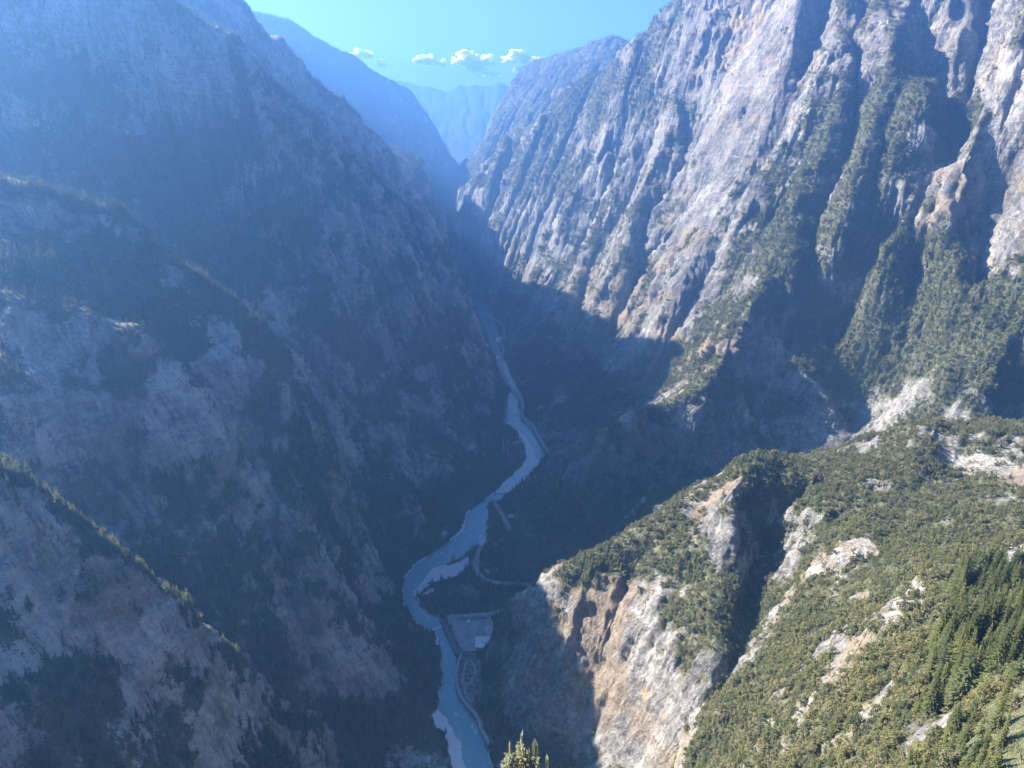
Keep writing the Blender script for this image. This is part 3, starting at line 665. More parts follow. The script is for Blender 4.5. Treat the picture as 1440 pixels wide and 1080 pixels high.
for k, (nm, lb) in NAMES.items():
    q = quads[(qm == k) & ~q_gravel]
    if len(q):
        o = land_obj(nm, q, M_WALL if k in (WALL, PEAK) else M_SPUR if k in (SPUR, NEAR) else M_LAND, ATT); o['label'] = lb; o['category'] = nm.replace('_', ' ')
q = quads[q_gravel]
if len(q):
    o = land_obj('gravel_bars', q, M_GRAVEL, {}); o['label'] = 'pale bare gravel bars lying along the river bends'; o['category'] = 'gravel'
def flat(name, P, z, mat, label, cat):
    bm = bmesh.new(); f = bm.faces.new([bm.verts.new((a, b, z)) for a, b in P]); 
    if f.normal.z < 0 or True: f.normal_update()
    bmesh.ops.triangulate(bm, faces=[f]); bmesh.ops.recalc_face_normals(bm, faces=bm.faces)
    for f in bm.faces:
        if f.normal.z < 0: f.normal_flip()
    me = bpy.data.meshes.new(name); bm.to_mesh(me); bm.free(); me.materials.append(mat)
    o = bpy.data.objects.new(name, me); C.objects.link(o); o['kind'] = 'structure'; o['label'] = label; o['category'] = cat; return o
def grow_poly(P, d):
    n = len(P); out = []; a2 = sum(P[i][0] * P[(i + 1) % n][1] - P[(i + 1) % n][0] * P[i][1] for i in range(n)); sg = 1 if a2 > 0 else -1
    for i in range(n):
        t = P[(i + 1) % n] - P[i - 1]; t = t / (np.linalg.norm(t) + 1e-9); out.append(P[i] + sg * d * np.array([t[1], -t[0]]))
    return np.array(out)
flat('river', grow_poly(RIVER, 6), 0.0, M_WATER, 'blue green glacial river winding along the gorge floor', 'river')
log('land objects')
# ------------------------------------------------------------------ trees
def mat_leaf(name, cols, trans=.25):
    s = Nodes(name); oi = s.n('ShaderNodeObjectInfo'); r = oi.outputs['Random']
    base = s.ramp(r, [(i / max(1, len(cols) - 1), c) for i, c in enumerate(cols)])
    nz = s.noise(.9, 3); col = s.mix(s.step(nz, .35, .65), s.mix(1.0, base, (.72, .72, .72), 'MULTIPLY'), s.mix(1.0, base, (1.25, 1.25, 1.2), 'MULTIPLY'))
    s.done(col, .8, None, .15)
    tr = s.n('ShaderNodeBsdfTranslucent'); s.l(col, tr.inputs[0]); mx = s.n('ShaderNodeMixShader'); mx.inputs[0].default_value = trans
    s.l(s.b.outputs[0], mx.inputs[1]); s.l(tr.outputs[0], mx.inputs[2]); s.l(mx.outputs[0], s.o.inputs['Surface']); return s.m
M_CONIF = mat_leaf('conifer_needles', [(.075, .10, .045), (.11, .13, .050), (.17, .175, .060), (.09, .11, .055), (.20, .20, .070)], .45)
M_BROAD = mat_leaf('oak_leaves', [(.13, .14, .058), (.175, .175, .072), (.225, .205, .088), (.085, .105, .05), (.20, .18, .105), (.245, .22, .105), (.145, .155, .065)], .45)
M_BARE = mat_leaf('dry_shrub_twigs', [(.16, .12, .085), (.20, .15, .10), (.13, .105, .08)], .1)
M_BARK = mat_simple('grey_brown_bark', (.07, .055, .045), (.16, .13, .105), 3.0, 1, .05, .05)
def rv(a, b): return random.uniform(a, b)
class Cards:
    def __init__(s): s.v = []; s.f = []
    def leaf(s, c, d, up, L, W):                      # a small bent leaf spray: two triangles folded on its rib
        d = d.normalized(); side = d.cross(up)
        if side.length < 1e-3: side = Vector((1, 0, 0))
        side.normalize(); n = side.cross(d); b = len(s.v)
        s.v += [c - d * L * .5, c + side * W * .5 + n * W * .15, c + d * L * .5, c - side * W * .5 + n * W * .15]
        s.f += [(b, b + 1, b + 2), (b, b + 2, b + 3)]
    def tube(s, pts, rads, k=6):
        b = len(s.v)
        for i, (p, r) in enumerate(zip(pts, rads)):
            d = ((pts[min(i + 1, len(pts) - 1)] - pts[max(i - 1, 0)])).normalized(); a = d.orthogonal().normalized(); e = d.cross(a)
            for j in range(k):
                t = 2 * math.pi * j / k; s.v.append(p + a * r * math.cos(t) + e * r * math.sin(t))
        for i in range(len(pts) - 1):
            for j in range(k):
                q = b + i * k + j; w_ = b + i * k + (j + 1) % k
                s.f += [(q, w_, w_ + k), (q, w_ + k, q + k)]
    def mesh(s, name, mat):
        me = bpy.data.meshes.new(name); me.from_pydata([tuple(v) for v in s.v], [], s.f); me.materials.append(mat); me.update(); return me
def conifer(lev, br, sprays, slim=.17, ragged=.25, taper=.8):   # unit height
    t, c = Cards(), Cards()
    t.tube([Vector((rv(-.006, .006) * i, rv(-.006, .006) * i, -.06 + i * .265)) for i in range(5)], [.016, .013, .010, .006, .001])
    for i in range(lev):
        h = .12 + .86 * (i + rv(-.3, .3)) / lev; R = slim * (1 - h) ** taper * (1 + .25 * math.sin(i * 2.1)) + .008
        for j in range(br):
            a = 2 * math.pi * (j + rv(-.4, .4)) / br + i * 1.3
            if rv(0, 1) < ragged * .5: continue
            r = R * rv(1 - ragged, 1.08); dr = Vector((math.cos(a), math.sin(a), -.30 + .5 * h))
            for k in range(sprays):
                u = (k + .6) / sprays; p = Vector((0, 0, h)) + dr * r * u + Vector((0, 0, -.05 * r * u + rv(-.006, .006)))
                d = dr + Vector((rv(-.5, .5), rv(-.5, .5), rv(-.25, .15))); w = .9 * R / sprays * 1.3 + .012 * 12 / (lev + 6)
                c.leaf(p, d, Vector((rv(-.4, .4), rv(-.4, .4), 1)), w * 1.7, w * 1.05)
    for k in range(3): c.leaf(Vector((0, 0, .985 + .01 * k)), Vector((rv(-.2, .2), rv(-.2, .2), 1)), Vector((1, 0, 0)), .05, .018)
    return t, c
def broad(clumps, leaves, wide=.42, low=.16, ls=.10):
    t, c = Cards(), Cards(); ax = Vector((rv(-.06, .06), rv(-.06, .06), .5))
    t.tube([Vector((0, 0, -.08)), ax * .5, ax, ax + Vector((0, 0, .22))], [.034, .026, .018, .006])
    cen = []
    for i in range(clumps):
        a, z = rv(0, 6.283), rv(0, 1); rr = math.sqrt(rv(.15, 1)); prof = math.sin(math.pi * (z * .86 + .10)) ** .6
        p = Vector((math.cos(a) * wide * rr * prof, math.sin(a) * wide * rr * prof, low + (.94 - low) * z)); cen.append(p)
        if i % 3 == 0: t.tube([ax * rv(.5, .95), (ax * .8 + p) / 2 + Vector((0, 0, -.03)), p], [.012, .007, .002], 4)
    for p in cen:
        R = rv(.09, .16)
        for k in range(leaves):
            d = Vector((rv(-1, 1), rv(-1, 1), rv(-.7, 1)))
            if d.length < .01: continue
            d.normalize(); q = p + d * R * rv(.55, 1)
            c.leaf(q, Vector((rv(-1, 1), rv(-1, 1), rv(-.6, .4))), d + Vector((0, 0, .4)), ls * rv(.7, 1.3), ls * rv(.5, .9))
    return t, c
def shrub(clumps, leaves, ls=.2):
    t, c = Cards(), Cards()
    for i in range(clumps):
        a, r = rv(0, 6.283), rv(0, .5); p = Vector((math.cos(a) * r, math.sin(a) * r, rv(.15, .75 - .5 * r)))
        t.tube([Vector((0, 0, -.1)), p * .5 + Vector((0, 0, .05)), p], [.02, .014, .004], 4)
        for k in range(leaves):
            d = Vector((rv(-1, 1), rv(-1, 1), rv(-.5, 1))).normalized(); c.leaf(p + d * rv(.1, .24), d + Vector((rv(-.6, .6), rv(-.6, .6), 0)), Vector((0, 0, 1)), ls * rv(.7, 1.3), ls * rv(.4, .8))
    return t, c
def joined(tc, name, mat):                             # one far-off tree: crown and trunk in one mesh of the mass
    t, c = tc; n = len(c.v); m = Cards(); m.v = c.v + t.v; m.f = c.f + [tuple(i + n for i in f) for f in t.f]
    me = m.mesh(name, mat); me.materials.append(M_BARK)
    mi = np.zeros(len(m.f), np.int32); mi[len(c.f):] = 1; me.polygons.foreach_set('material_index', mi); return me
pc = bpy.data.collections.new('forest_trees')         # patterns for the mass; not linked to the scene
protos = []
for i in range(4): protos.append((joined(conifer(12, 6, 2, rv(.12, .18), rv(.2, .4)), 'mass_conifer', M_CONIF)))
for i in range(5): protos.append((joined(broad(12, 15, rv(.40, .5), .12, .15), 'mass_oak', M_BROAD)))
for i in range(3): protos.append((joined(shrub(6, 12), 'mass_shrub', M_BROAD)))
for i in range(2): protos.append((joined(shrub(6, 12), 'mass_twigs', M_BARE)))
for i, me in enumerate(protos):
    o = bpy.data.objects.new('tree_pattern_%02d' % i, me); pc.objects.link(o)
# where they stand
qa = V[quads[:, 2]] - V[quads[:, 0]]; qb = V[quads[:, 3]] - V[quads[:, 1]]
area = .5 * np.linalg.norm(np.cross(qa, qb), axis=1)
qv = veg[quads[:, 0]]; qd = R1[quads[:, 0]]; q0 = quads[:, 0]
azq = np.arctan2(X[q0], Y[q0]); ms_ = MID[q0]
woods = sstep(.38, .72, qv + .25 * nf[q0])
dens = np.where(ms_ == SPUR, 1 / 13., np.where(ms_ == NEAR, 1 / 18., np.where(ms_ == WALL, 1 / 30., np.where(np.isin(ms_, [LEFT0, LEFT1]), 1 / 30., 1 / 38.))))
dens = np.where(qd > 2600, dens * .55, dens) * np.where(qd > 3800, .4, 1) * (qd < 6200)
dens = np.where((np.hypot(X[q0] - 190, Y[q0] - 285) < 75), 1 / 17., dens)
crest = np.full(len(q0), 1e9)
for m_, pts in LINES:
    if m_ in (LEFT0, LEFT1) and len(pts) > 8:
        L = np.array([conv(p) for p in pts if p[0] != 'z']); k = np.nonzero((ms_ == m_) | (ms_ == FLOOR) | (ms_ == LEFT2))[0]
        crest[k] = np.minimum(crest[k], dist_line(L[:, :2], X[q0[k]], Y[q0[k]])[0])
rim = np.clip(1.2 - crest / 22, 0, 1) * (pnoise(X[q0] / 30, Y[q0] / 30, 0 * X[q0]) > -.02)
woods = np.maximum(woods, rim * .9); dens = np.where(rim > .3, 1 / 15., dens)
prob = area * dens * woods * (np.abs(azq) < math.radians(41))
sparse = area / np.where(qd < 560, 45., 150.) * sstep(.0, .4, qv) * (np.abs(azq) < math.radians(41)) * (qd < 2600) * (ON[q0] == 0)      # odd bushes on rock
pick = RNG.random(len(prob)); full = pick < prob; bush = (~full) & (pick < prob + sparse)
sel = np.nonzero(full | bush)[0]
isb = bush[sel]
r1_, r2_ = RNG.random(len(sel)), RNG.random(len(sel))
A_q, B_q, C_q, D_q = (V[quads[sel, i]] for i in range(4))
TPOS = (A_q * (1 - r1_[:, None]) + B_q * r1_[:, None]) * (1 - r2_[:, None]) + (D_q * (1 - r1_[:, None]) + C_q * r1_[:, None]) * r2_[:, None]
tm, td = ms_[sel], qd[sel]
con_n = fbm(TPOS[:, 0] / 90 + 11, TPOS[:, 1] / 90, TPOS[:, 2] / 90, 2)
conf = np.zeros(len(sel), np.float32)
for px, py, rad, v in [(830,760,40,1),(870,735,40,1),(910,712,36,1),(950,690,30,.7),(1405,850,60,.9),(1370,930,60,.8),(1340,1000,60,.7),(1420,960,60,.7),(1300,1050,50,.5),(1400,1050,60,.5),(840,790,30,.9),(1240,440,60,.2),(820,120,50,1),(870,130,40,.8)]:
    h = hit(px, py); rm = rad * np.linalg.norm(h - EYE) / F; conf += v * np.clip(1.4 - np.linalg.norm(TPOS - h, axis=1) / rm, 0, 1)
pconf = np.where(np.isin(tm, [SPUR]), .10 + conf, np.where(tm == NEAR, .5, np.where(tm == WALL, .22 + conf, np.where(np.isin(tm, [LEFT0, LEFT1, LEFT2, LEFT3, LEFT4, FLOOR, PEAK, SHELF]), .75, .3)))) + con_n * .5
rk = RNG.random(len(sel)); isc = (rk < pconf) & ~isb
kind = np.where(isc, RNG.integers(0, 4, len(sel)), np.where(isb, np.where(rk < .45, 12 + RNG.integers(0, 2, len(sel)), 9 + RNG.integers(0, 3, len(sel))), 4 + RNG.integers(0, 5, len(sel))))
low = (~isc) & (~isb) & (rk > .80); kind = np.where(low, 9 + RNG.integers(0, 3, len(sel)), kind)
hgt = np.where(kind < 4, RNG.uniform(8, 17, len(sel)), np.where(kind < 9, 3.6 + 7.5 * RNG.random(len(sel)) ** 1.7, RNG.uniform(1.6, 4.2, len(sel))))
hgt *= np.where((rim[sel] > .3) & np.isin(tm, [LEFT0, LEFT1]), 1.25, 1) * np.where(tm == SPUR, np.where(td < 620, .95, .74), 1.0) * np.where(td > 2600, 1.35, 1) * (.8 + .4 * np.clip(.5 + con_n, 0, 1))
hgt = np.where((kind < 4) & (conf > .5) & (td < 560), hgt * 2.6, hgt)
rot = RNG.uniform(0, 6.283, len(sel))
log('tree sites', len(sel))
# the largest in the picture become trees of their own
def visible(p, top):
    q = p + np.stack([0 * top, 0 * top, top * .7], 1); n = 60; t = np.linspace(.02, .985, n)[None, :, None]
    S = EYE + (q[:, None, :] - EYE) * t; h = ground(S[..., 0].ravel(), S[..., 1].ravel()).reshape(len(p), n)
    return (S[..., 2] > h - 1).all(1)
u_, v_ = to_px(TPOS + np.array([0, 0, 1])[None] * hgt[:, None] * .5)
infr = (u_ > -6) & (u_ < 1446) & (v_ > -6) & (v_ < 1086) & (kind < 9) & (td < 1500)
cand = np.nonzero(infr)[0]; app = hgt[cand] / np.linalg.norm(TPOS[cand] - EYE, axis=1); cand = cand[np.argsort(-app)][:1400]
cand = cand[visible(TPOS[cand], hgt[cand])]
MAXC = 300
ci = cand[kind[cand] < 4][:MAXC - 12]; bi = cand[kind[cand] >= 4][:MAXC - 4]
log('single trees', len(ci), len(bi))
HI_C = [(lambda tc: (tc[0].mesh('trunk', M_BARK), tc[1].mesh('crown', M_CONIF)))(conifer(38, 9, 5, sl_, rg)) for sl_, rg in ((.12, .3), (.15, .35), (.17, .25), (.10, .4))]
HI_B = [(lambda tc: (tc[0].mesh('trunk', M_BARK), tc[1].mesh('crown', M_BROAD)))(broad(34, 40, w_, .12, .075)) for w_ in (.42, .5, .46, .38, .44)]
def tree(name, label, cat, p, h, rz, me, group=None):
    e = bpy.data.objects.new(name, None); C.objects.link(e); e.location = p; e.rotation_euler = (0, 0, rz); e.scale = (h, h, h)
    e.empty_display_size = .1; e['label'] = label; e['category'] = cat
    if group: e['group'] = group
    for nm_, m in zip(('trunk', 'crown'), me):
        o = bpy.data.objects.new(nm_, m); C.objects.link(o); o.parent = e
    return e
def where(i):
    m = tm[i]; px, py = u_[i], v_[i]
    if m == LEFT0: return ('in the shade of the nearest left mountainside', 'shaded conifers on the nearest left mountainside')
    if m == NEAR: return ('on the brink just under the viewpoint', 'trees on the brink under the viewpoint')
    if px > 1300: return ('among the tall trees of the lower right corner', 'trees of the lower right corner')
    if py > 950: return ('low on the sunlit spur above the bottom edge of the view', 'trees low on the sunlit spur')
    if px < 1010: return ('on the sunlit spur near its bare cliff edge', 'trees near the cliff edge of the spur')
    return ('in the scrub forest on the open slope of the sunlit spur', 'trees on the open slope of the spur')
for i in ci:
    w_, gr = where(i); tree('conifer_tree', 'slender olive green conifer ' + w_, 'conifer', TPOS[i], hgt[i], rot[i], HI_C[kind[i] % 4], 'conifers, ' + gr)
for i in bi:
    w_, gr = where(i); tree('oak_tree', 'round leafy tree ' + w_, 'tree', TPOS[i], hgt[i], rot[i], HI_B[kind[i] % 5], 'leafy ' + gr)
# pale conifers, needle colour lightened as if sunlit, on the brink below the overlook, tops cut by the bottom edge of the view
M_PALE = mat_leaf('pale_needles_sun_tinted', [(.20, .20, .12), (.26, .25, .15)], .35)
PALE = []
for sl_, rg in ((.14, .3), (.17, .3), (.18, .25), (.09, .7)):
    PALE.append(conifer(64, 9, 6, sl_ * 1.5, rg, .95)[1].mesh('crown', M_PALE))
for px, py, d, h, j, lb in ((733, 1036, 111, 24, 0, 'tallest slender pale conifer standing at the bottom centre edge of the view'),
                            (717, 1049, 110, 19, 1, 'broad pale conifer left of the tallest one at the bottom centre'),
                            (745, 1057, 110, 18, 2, 'pale conifer just right of the tallest one at the bottom centre'),
                            (752, 1050, 112, 19, 3, 'thin nearly bare conifer spire right of the pale conifers at the bottom centre'),
                            (768, 1071, 112, 15, 2, 'low pale conifer top farthest right of the bottom centre group')):
    p = at_d(px, py, d); p[2] -= h; gz = float(ground(p[:1], p[1:2])[0])
    tree('conifer_tree', lb, 'conifer', (p[0], p[1], gz - .3), p[2] + h - gz + .3, rv(0, 6), [HI_C[j][0], PALE[j]]).scale = [(p[2] + h - gz) * k_ for k_ in (.9, .9, 1)]
    log('brink tree height', p[2] + h - gz)
# the rest of the forest: one mass
keep = np.ones(len(sel), bool); keep[ci] = False; keep[bi] = False
ki2 = np.nonzero(keep)[0]
pm = bpy.data.meshes.new('forest'); pm.vertices.add(len(ki2)); pm.vertices.foreach_set('co', (TPOS[ki2] - np.array([0, 0, .25])).astype(np.float32).ravel())
for nm_, tp, val in (('pick', 'INT', kind[ki2].astype(np.int32)), ('turn', 'FLOAT', rot[ki2].astype(np.float32)), ('tall', 'FLOAT', hgt[ki2].astype(np.float32))):
    a = pm.attributes.new(nm_, tp, 'POINT'); a.data.foreach_set('value', val)
pm.update()
fo = bpy.data.objects.new('forest', pm); C.objects.link(fo); fo['kind'] = 'stuff'; fo['label'] = 'forest and scrub covering the mountainsides'; fo['category'] = 'forest'
ng = bpy.data.node_groups.new('forest_spread', 'GeometryNodeTree')
ng.interface.new_socket('Geometry', in_out='INPUT', socket_type='NodeSocketGeometry'); ng.interface.new_socket('Geometry', in_out='OUTPUT', socket_type='NodeSocketGeometry')
gi, go = ng.nodes.new('NodeGroupInput'), ng.nodes.new('NodeGroupOutput')
iop = ng.nodes.new('GeometryNodeInstanceOnPoints'); col = ng.nodes.new('GeometryNodeCollectionInfo'); col.inputs['Collection'].default_value = pc
col.inputs['Separate Children'].default_value = True; col.inputs['Reset Children'].default_value = True
def na_(name, tp):
    x = ng.nodes.new('GeometryNodeInputNamedAttribute'); x.data_type = tp; x.inputs['Name'].default_value = name; return x.outputs['Attribute']
cx = ng.nodes.new('ShaderNodeCombineXYZ'); ng.links.new(na_('turn', 'FLOAT'), cx.inputs[2])
ng.links.new(gi.outputs[0], iop.inputs['Points']); ng.links.new(col.outputs[0], iop.inputs['Instance']); iop.inputs['Pick Instance'].default_value = True
ng.links.new(na_('pick', 'INT'), iop.inputs['Instance Index']); ng.links.new(cx.outputs[0], iop.inputs['Rotation']); ng.links.new(na_('tall', 'FLOAT'), iop.inputs['Scale'])
ng.links.new(iop.outputs[0], go.inputs[0])
md = fo.modifiers.new('spread', 'NODES'); md.node_group = ng
log('forest', len(ki2))
# ------------------------------------------------------------------ built things on the valley floor
M_ROAD = mat_simple('pale_worn_asphalt', (.16, .165, .17), (.24, .245, .25), .2, .9, .05)
M_LOT = mat_simple('car_park_concrete', (.19, .20, .20), (.28, .285, .285), .09, .9, .05)
M_PATH = mat_simple('pale_stone_path', (.20, .20, .195), (.30, .295, .29), .5, .95, .05)
M_CONC = mat_simple('grey_concrete', (.24, .24, .24), (.36, .355, .35), .3, .95, .1)
M_STONE = mat_simple('dark_stone_wall', (.10, .10, .105), (.19, .185, .18), .6, 1, .3)
M_ROOF = mat_simple('pale_sheet_roof', (.50, .50, .50), (.62, .61, .60), .4, .6, .05)
M_ROOF2 = mat_simple('pinkish_tile_roof', (.36, .27, .26), (.50, .41, .40), .8, .8, .1)
M_WALLP = mat_simple('pale_plaster', (.45, .43, .40), (.58, .56, .52), .4, .9, .05)
M_GLASS = mat_simple('dark_window_glass', (.03, .04, .05), (.05, .06, .07), .5, .1, 0, .5)
M_WHITE = mat_simple('white_vehicle_paint', (.74, .75, .76), (.80, .80, .80), .5, .3, 0, .5)
M_TYRE = mat_simple('black_tyre_rubber', (.02, .02, .02), (.04, .04, .04), 3, .9, .01)
M_WOOD = mat_simple('brown_door_wood', (.12, .07, .04), (.18, .11, .06), 2, .8, .02)
M_STEEL = mat_simple('guard_rail_steel', (.45, .46, .47), (.60, .60, .60), 2, .5, .01, .5, .3)
M_FOAM = mat_simple('white_water_foam', (.62, .68, .70), (.85, .87, .88), .6, .8, .3)
M_FIELD = mat_simple('terrace_soil', (.10, .085, .07), (.17, .14, .115), .15, 1, .2)
M_PAINT = mat_simple('white_line_paint', (.70, .70, .70), (.78, .78, .78), 1, .8, 0)
def link_bm(name, bm, mat, parent=None, smooth=False):
    bmesh.ops.recalc_face_normals(bm, faces=bm.faces); me = bpy.data.meshes.new(name); bm.to_mesh(me); bm.free(); me.materials.append(mat)
    o = bpy.data.objects.new(name, me); C.objects.link(o); o.parent = parent
    if smooth:
        for p in me.polygons: p.use_smooth = True
    return o
def tag(o, label, cat, group=None, kind=None):
    o['label'] = label; o['category'] = cat
    if group: o['group'] = group
    if kind: o['kind'] = kind
    return o
def box(bm, x0, x1, y0, y1, z0, z1, bev=0):
    r = bmesh.ops.create_cube(bm, size=1); vs = r['verts']
    for v in vs: v.co = Vector((x0 if v.co.x < 0 else x1, y0 if v.co.y < 0 else y1, z0 if v.co.z < 0 else z1))
    if bev: bmesh.ops.bevel(bm, geom=list({e for v in vs for e in v.link_edges}), offset=bev, segments=2, affect='EDGES')
def prism(bm, P, z0, z1):
    n = len(P); a = [bm.verts.new((p[0], p[1], z0)) for p in P]; b = [bm.verts.new((p[0], p[1], z1)) for p in P]
    bm.faces.new(a[::-1]); bm.faces.new(b)
    for i in range(n): bm.faces.new((a[i], a[(i + 1) % n], b[(i + 1) % n], b[i]))
def ribbon(bm, L, w, dz=0, thick=0):
    L = np.asarray(L); rows = []
    for i in range(len(L)):
        d = L[min(i + 1, len(L) - 1)][:2] - L[max(i - 1, 0)][:2]; d = d / (np.linalg.norm(d) + 1e-9); s = np.array([-d[1], d[0]]); ww = w[i] if hasattr(w, '__len__') else w
        pr = [(L[i][0] + s[0] * ww / 2, L[i][1] + s[1] * ww / 2, L[i][2] + dz), (L[i][0] - s[0] * ww / 2, L[i][1] - s[1] * ww / 2, L[i][2] + dz)]
        if thick: pr += [(pr[1][0], pr[1][1], pr[1][2] - thick), (pr[0][0], pr[0][1], pr[0][2] - thick)]
        rows.append([bm.verts.new(p) for p in pr])
    for a, b in zip(rows, rows[1:]):
        n = len(a)
        for k in (range(n) if thick else [0]): bm.faces.new((a[k], a[(k + 1) % n], b[(k + 1) % n], b[k]))
    if thick:
        bm.faces.new(rows[0]); bm.faces.new(rows[-1][::-1])
RL = {'upper': 'pale valley road following the right bank of the upper river', 'lower': 'short road climbing past the round clearing above the gravel bank', 'bend': 'curved road bending right round the dark hump to the cliff foot', 'approach': 'approach road along the back edge of the car park'}
for nm_, L in ROADS.items():
    bm = bmesh.new(); ribbon(bm, L, 8.5, .35, .8); tag(link_bm('road', bm, M_ROAD), RL[nm_], 'road', None, 'structure')
bm = bmesh.new()
for nm_, L in ROADS.items():
    for i in range(0, len(L) - 1, 2): ribbon(bm, L[i:i + 2], .35, .36)
tag(link_bm('road_markings', bm, M_PAINT), 'dashed centre line of the valley roads', 'road marking', None, 'structure')
bm = bmesh.new()
for L, w_ in zip(PATHS, (4.5, 3.2, 3)): ribbon(bm, L, w_, .25, .5)
tag(link_bm('path', bm, M_PATH), 'pale looping footpaths on the river terrace below the car park', 'path', None, 'structure')
bm = bmesh.new(); prism(bm, LOT, 8.0, 9.0); tag(link_bm('car_park', bm, M_LOT), 'broad grey car park on the river bank', 'car park', None, 'structure')
# retaining wall under the river side of the car park, two lifts with a walkway
wl = [at_z(627, 866, 9), at_z(636, 886, 9), at_z(651, 917, 9)]
e = bpy.data.objects.new('retaining_wall', None); C.objects.link(e); tag(e, 'dark retaining wall between the car park and the river', 'wall')
bm = bmesh.new(); ribbon(bm, [(p[0] - 1, p[1], 8.9) for p in wl], 2, 0, 9); link_bm('upper_wall', bm, M_STONE, e)
bm = bmesh.new(); ribbon(bm, [(p[0] - 6.5, p[1], 4.5) for p in wl], 9, 0, 6); link_bm('walkway', bm, M_STONE, e)
bm = bmesh.new(); ribbon(bm, [(p[0] - 1.5, p[1], 9.9) for p in wl], .6, 0, 1.0); link_bm('parapet', bm, M_CONC, e)
# long dark roofed shelter at the back of the car park
a, b = at_z(648, 871, 9), at_z(685, 868.5, 9); d = b - a; ln = float(np.hypot(d[0], d[1]))
e = bpy.data.objects.new('shelter', None); C.objects.link(e); e.location = a; e.rotation_euler = (0, 0, math.atan2(d[1], d[0])); tag(e, 'long low dark roofed shelter along the back of the car park', 'shelter')
bm = bmesh.new(); box(bm, 0, ln, -2.2, 2.2, 3.0, 3.35, .08); link_bm('roof', bm, M_STONE, e)
for i in range(7):
    for y_ in (-1.7, 1.7):
        bm = bmesh.new(); box(bm, .6 + i * (ln - 1.4) / 6, .9 + i * (ln - 1.4) / 6, y_ - .15, y_ + .15, 0, 3.0); link_bm('post', bm, M_CONC, e)
# houses
def house(P, z0, h, mroof, label, nwin=4, par=.5):
    c = P.mean(0); P = P - c
    if sum(P[i][0] * P[(i + 1) % len(P)][1] - P[(i + 1) % len(P)][0] * P[i][1] for i in range(len(P))) < 0: P = P[::-1]
    e = bpy.data.objects.new('house', None); C.objects.link(e); e.location = (c[0], c[1], z0); tag(e, label, 'house')
    bm = bmesh.new(); prism(bm, P, -1.5, h); link_bm('wall', bm, M_WALLP, e)
    bm = bmesh.new(); prism(bm, grow_poly(P, .9), h + .003, h + .45); r = link_bm('roof', bm, mroof, e)
    bm = bmesh.new(); q = [np.r_[p, h + .45 + par] for p in grow_poly(P, .7)]; ribbon(bm, q + q[:1], .35, 0, par); link_bm('parapet', bm, mroof, r)
    bm = bmesh.new(); box(bm, -1.6, .4, -1.3, .7, h + .451, h + 1.9, .05); link_bm('roof_tank', bm, M_CONC, r)
    for i in range(len(P)):
        a, b = P[i], P[(i + 1) % len(P)]; t = (b - a); L_ = np.linalg.norm(t); t = t / L_; nrm = np.array([t[1], -t[0]])
        if nrm[1] > .5: continue
        m = max(1, int(L_ // 4.5)); ang = math.atan2(t[1], t[0])
        for k in range(m):
            p = a + t * L_ * (k + .5) / m + nrm * .04; nm_ = 'door' if (k == m // 2 and nrm[1] < -.5) else 'window'
            bm = bmesh.new(); box(bm, -.9, .9, -.06, .06, .0 if nm_ == 'door' else 1.0, 2.2)
            o = link_bm(nm_, bm, M_WOOD if nm_ == 'door' else M_CONC, e); o.location = (p[0], p[1], .1); o.rotation_euler = (0, 0, ang)
            if nm_ == 'window':
                bm = bmesh.new(); box(bm, -.75, .75, -.09, -.062, 1.14, 2.06); link_bm('pane', bm, M_GLASS, o)
    return e
house(poly([(669,896),(689,896),(688.5,903),(679,911),(669,911)], 13), 9.0, 4.2, M_ROOF, 'big low house with a flat pale roof at the cliff side of the car park')
house(poly([(680.5,882),(690,881),(694,888),(693,891.5),(683,891.5)], 12), 9.0, 3.6, M_ROOF2, 'small house with a pinkish roof behind the big pale roofed one')
house(poly([(684.5,892.4),(689.5,892.4),(689,895.2),(684.5,895.2)], 11.5), 9.0, 3.0, M_ROOF, 'tiny pale flat roofed hut squeezed between the two houses')
# vehicles
def wheel_bm(r, w_):
    bm = bmesh.new(); bmesh.ops.create_cone(bm, segments=18, radius1=r, radius2=r, depth=w_, cap_ends=True, matrix=Matrix.Rotation(math.pi / 2, 4, 'Y')); return bm
def vehicle(name, label, cat, p, rz, L, W, H, prof, glass, wr):
    e = bpy.data.objects.new(name, None); C.objects.link(e); e.location = p; e.rotation_euler = (0, 0, rz); tag(e, label, cat)
    bm = bmesh.new(); A = [bm.verts.new((-W / 2, y * L, z * H)) for y, z in prof]; B = [bm.verts.new((W / 2, y * L, z * H)) for y, z in prof]
    bm.faces.new(A); bm.faces.new(B[::-1]); n = len(prof)
    for i in range(n): bm.faces.new((A[i], B[i], B[(i + 1) % n], A[(i + 1) % n]))
    bmesh.ops.bevel(bm, geom=list(bm.edges), offset=.09, segments=2, affect='EDGES'); link_bm('body', bm, M_WHITE, e, False)
    for nm_, b in glass:
        bm = bmesh.new(); box(bm, *b, .01); link_bm(nm_, bm, M_GLASS, e)
    for s in (-1, 1):
        for y in (-.3 * L, .3 * L):
            w0 = link_bm('wheel', wheel_bm(wr, .26), M_TYRE, e); w0.location = (s * (W / 2 - .12), y, wr)
            w1 = link_bm('rim', wheel_bm(wr * .6, .28), M_STEEL, w0)
        bm = bmesh.new(); box(bm, s * W * .36 - .16, s * W * .36 + .16, L * .5 - .03, L * .5 + .03, .28 * H, .36 * H, .01); link_bm('headlight', bm, M_PAINT, e)
    return e
p = at_z(659.2, 875.5, 9.01)
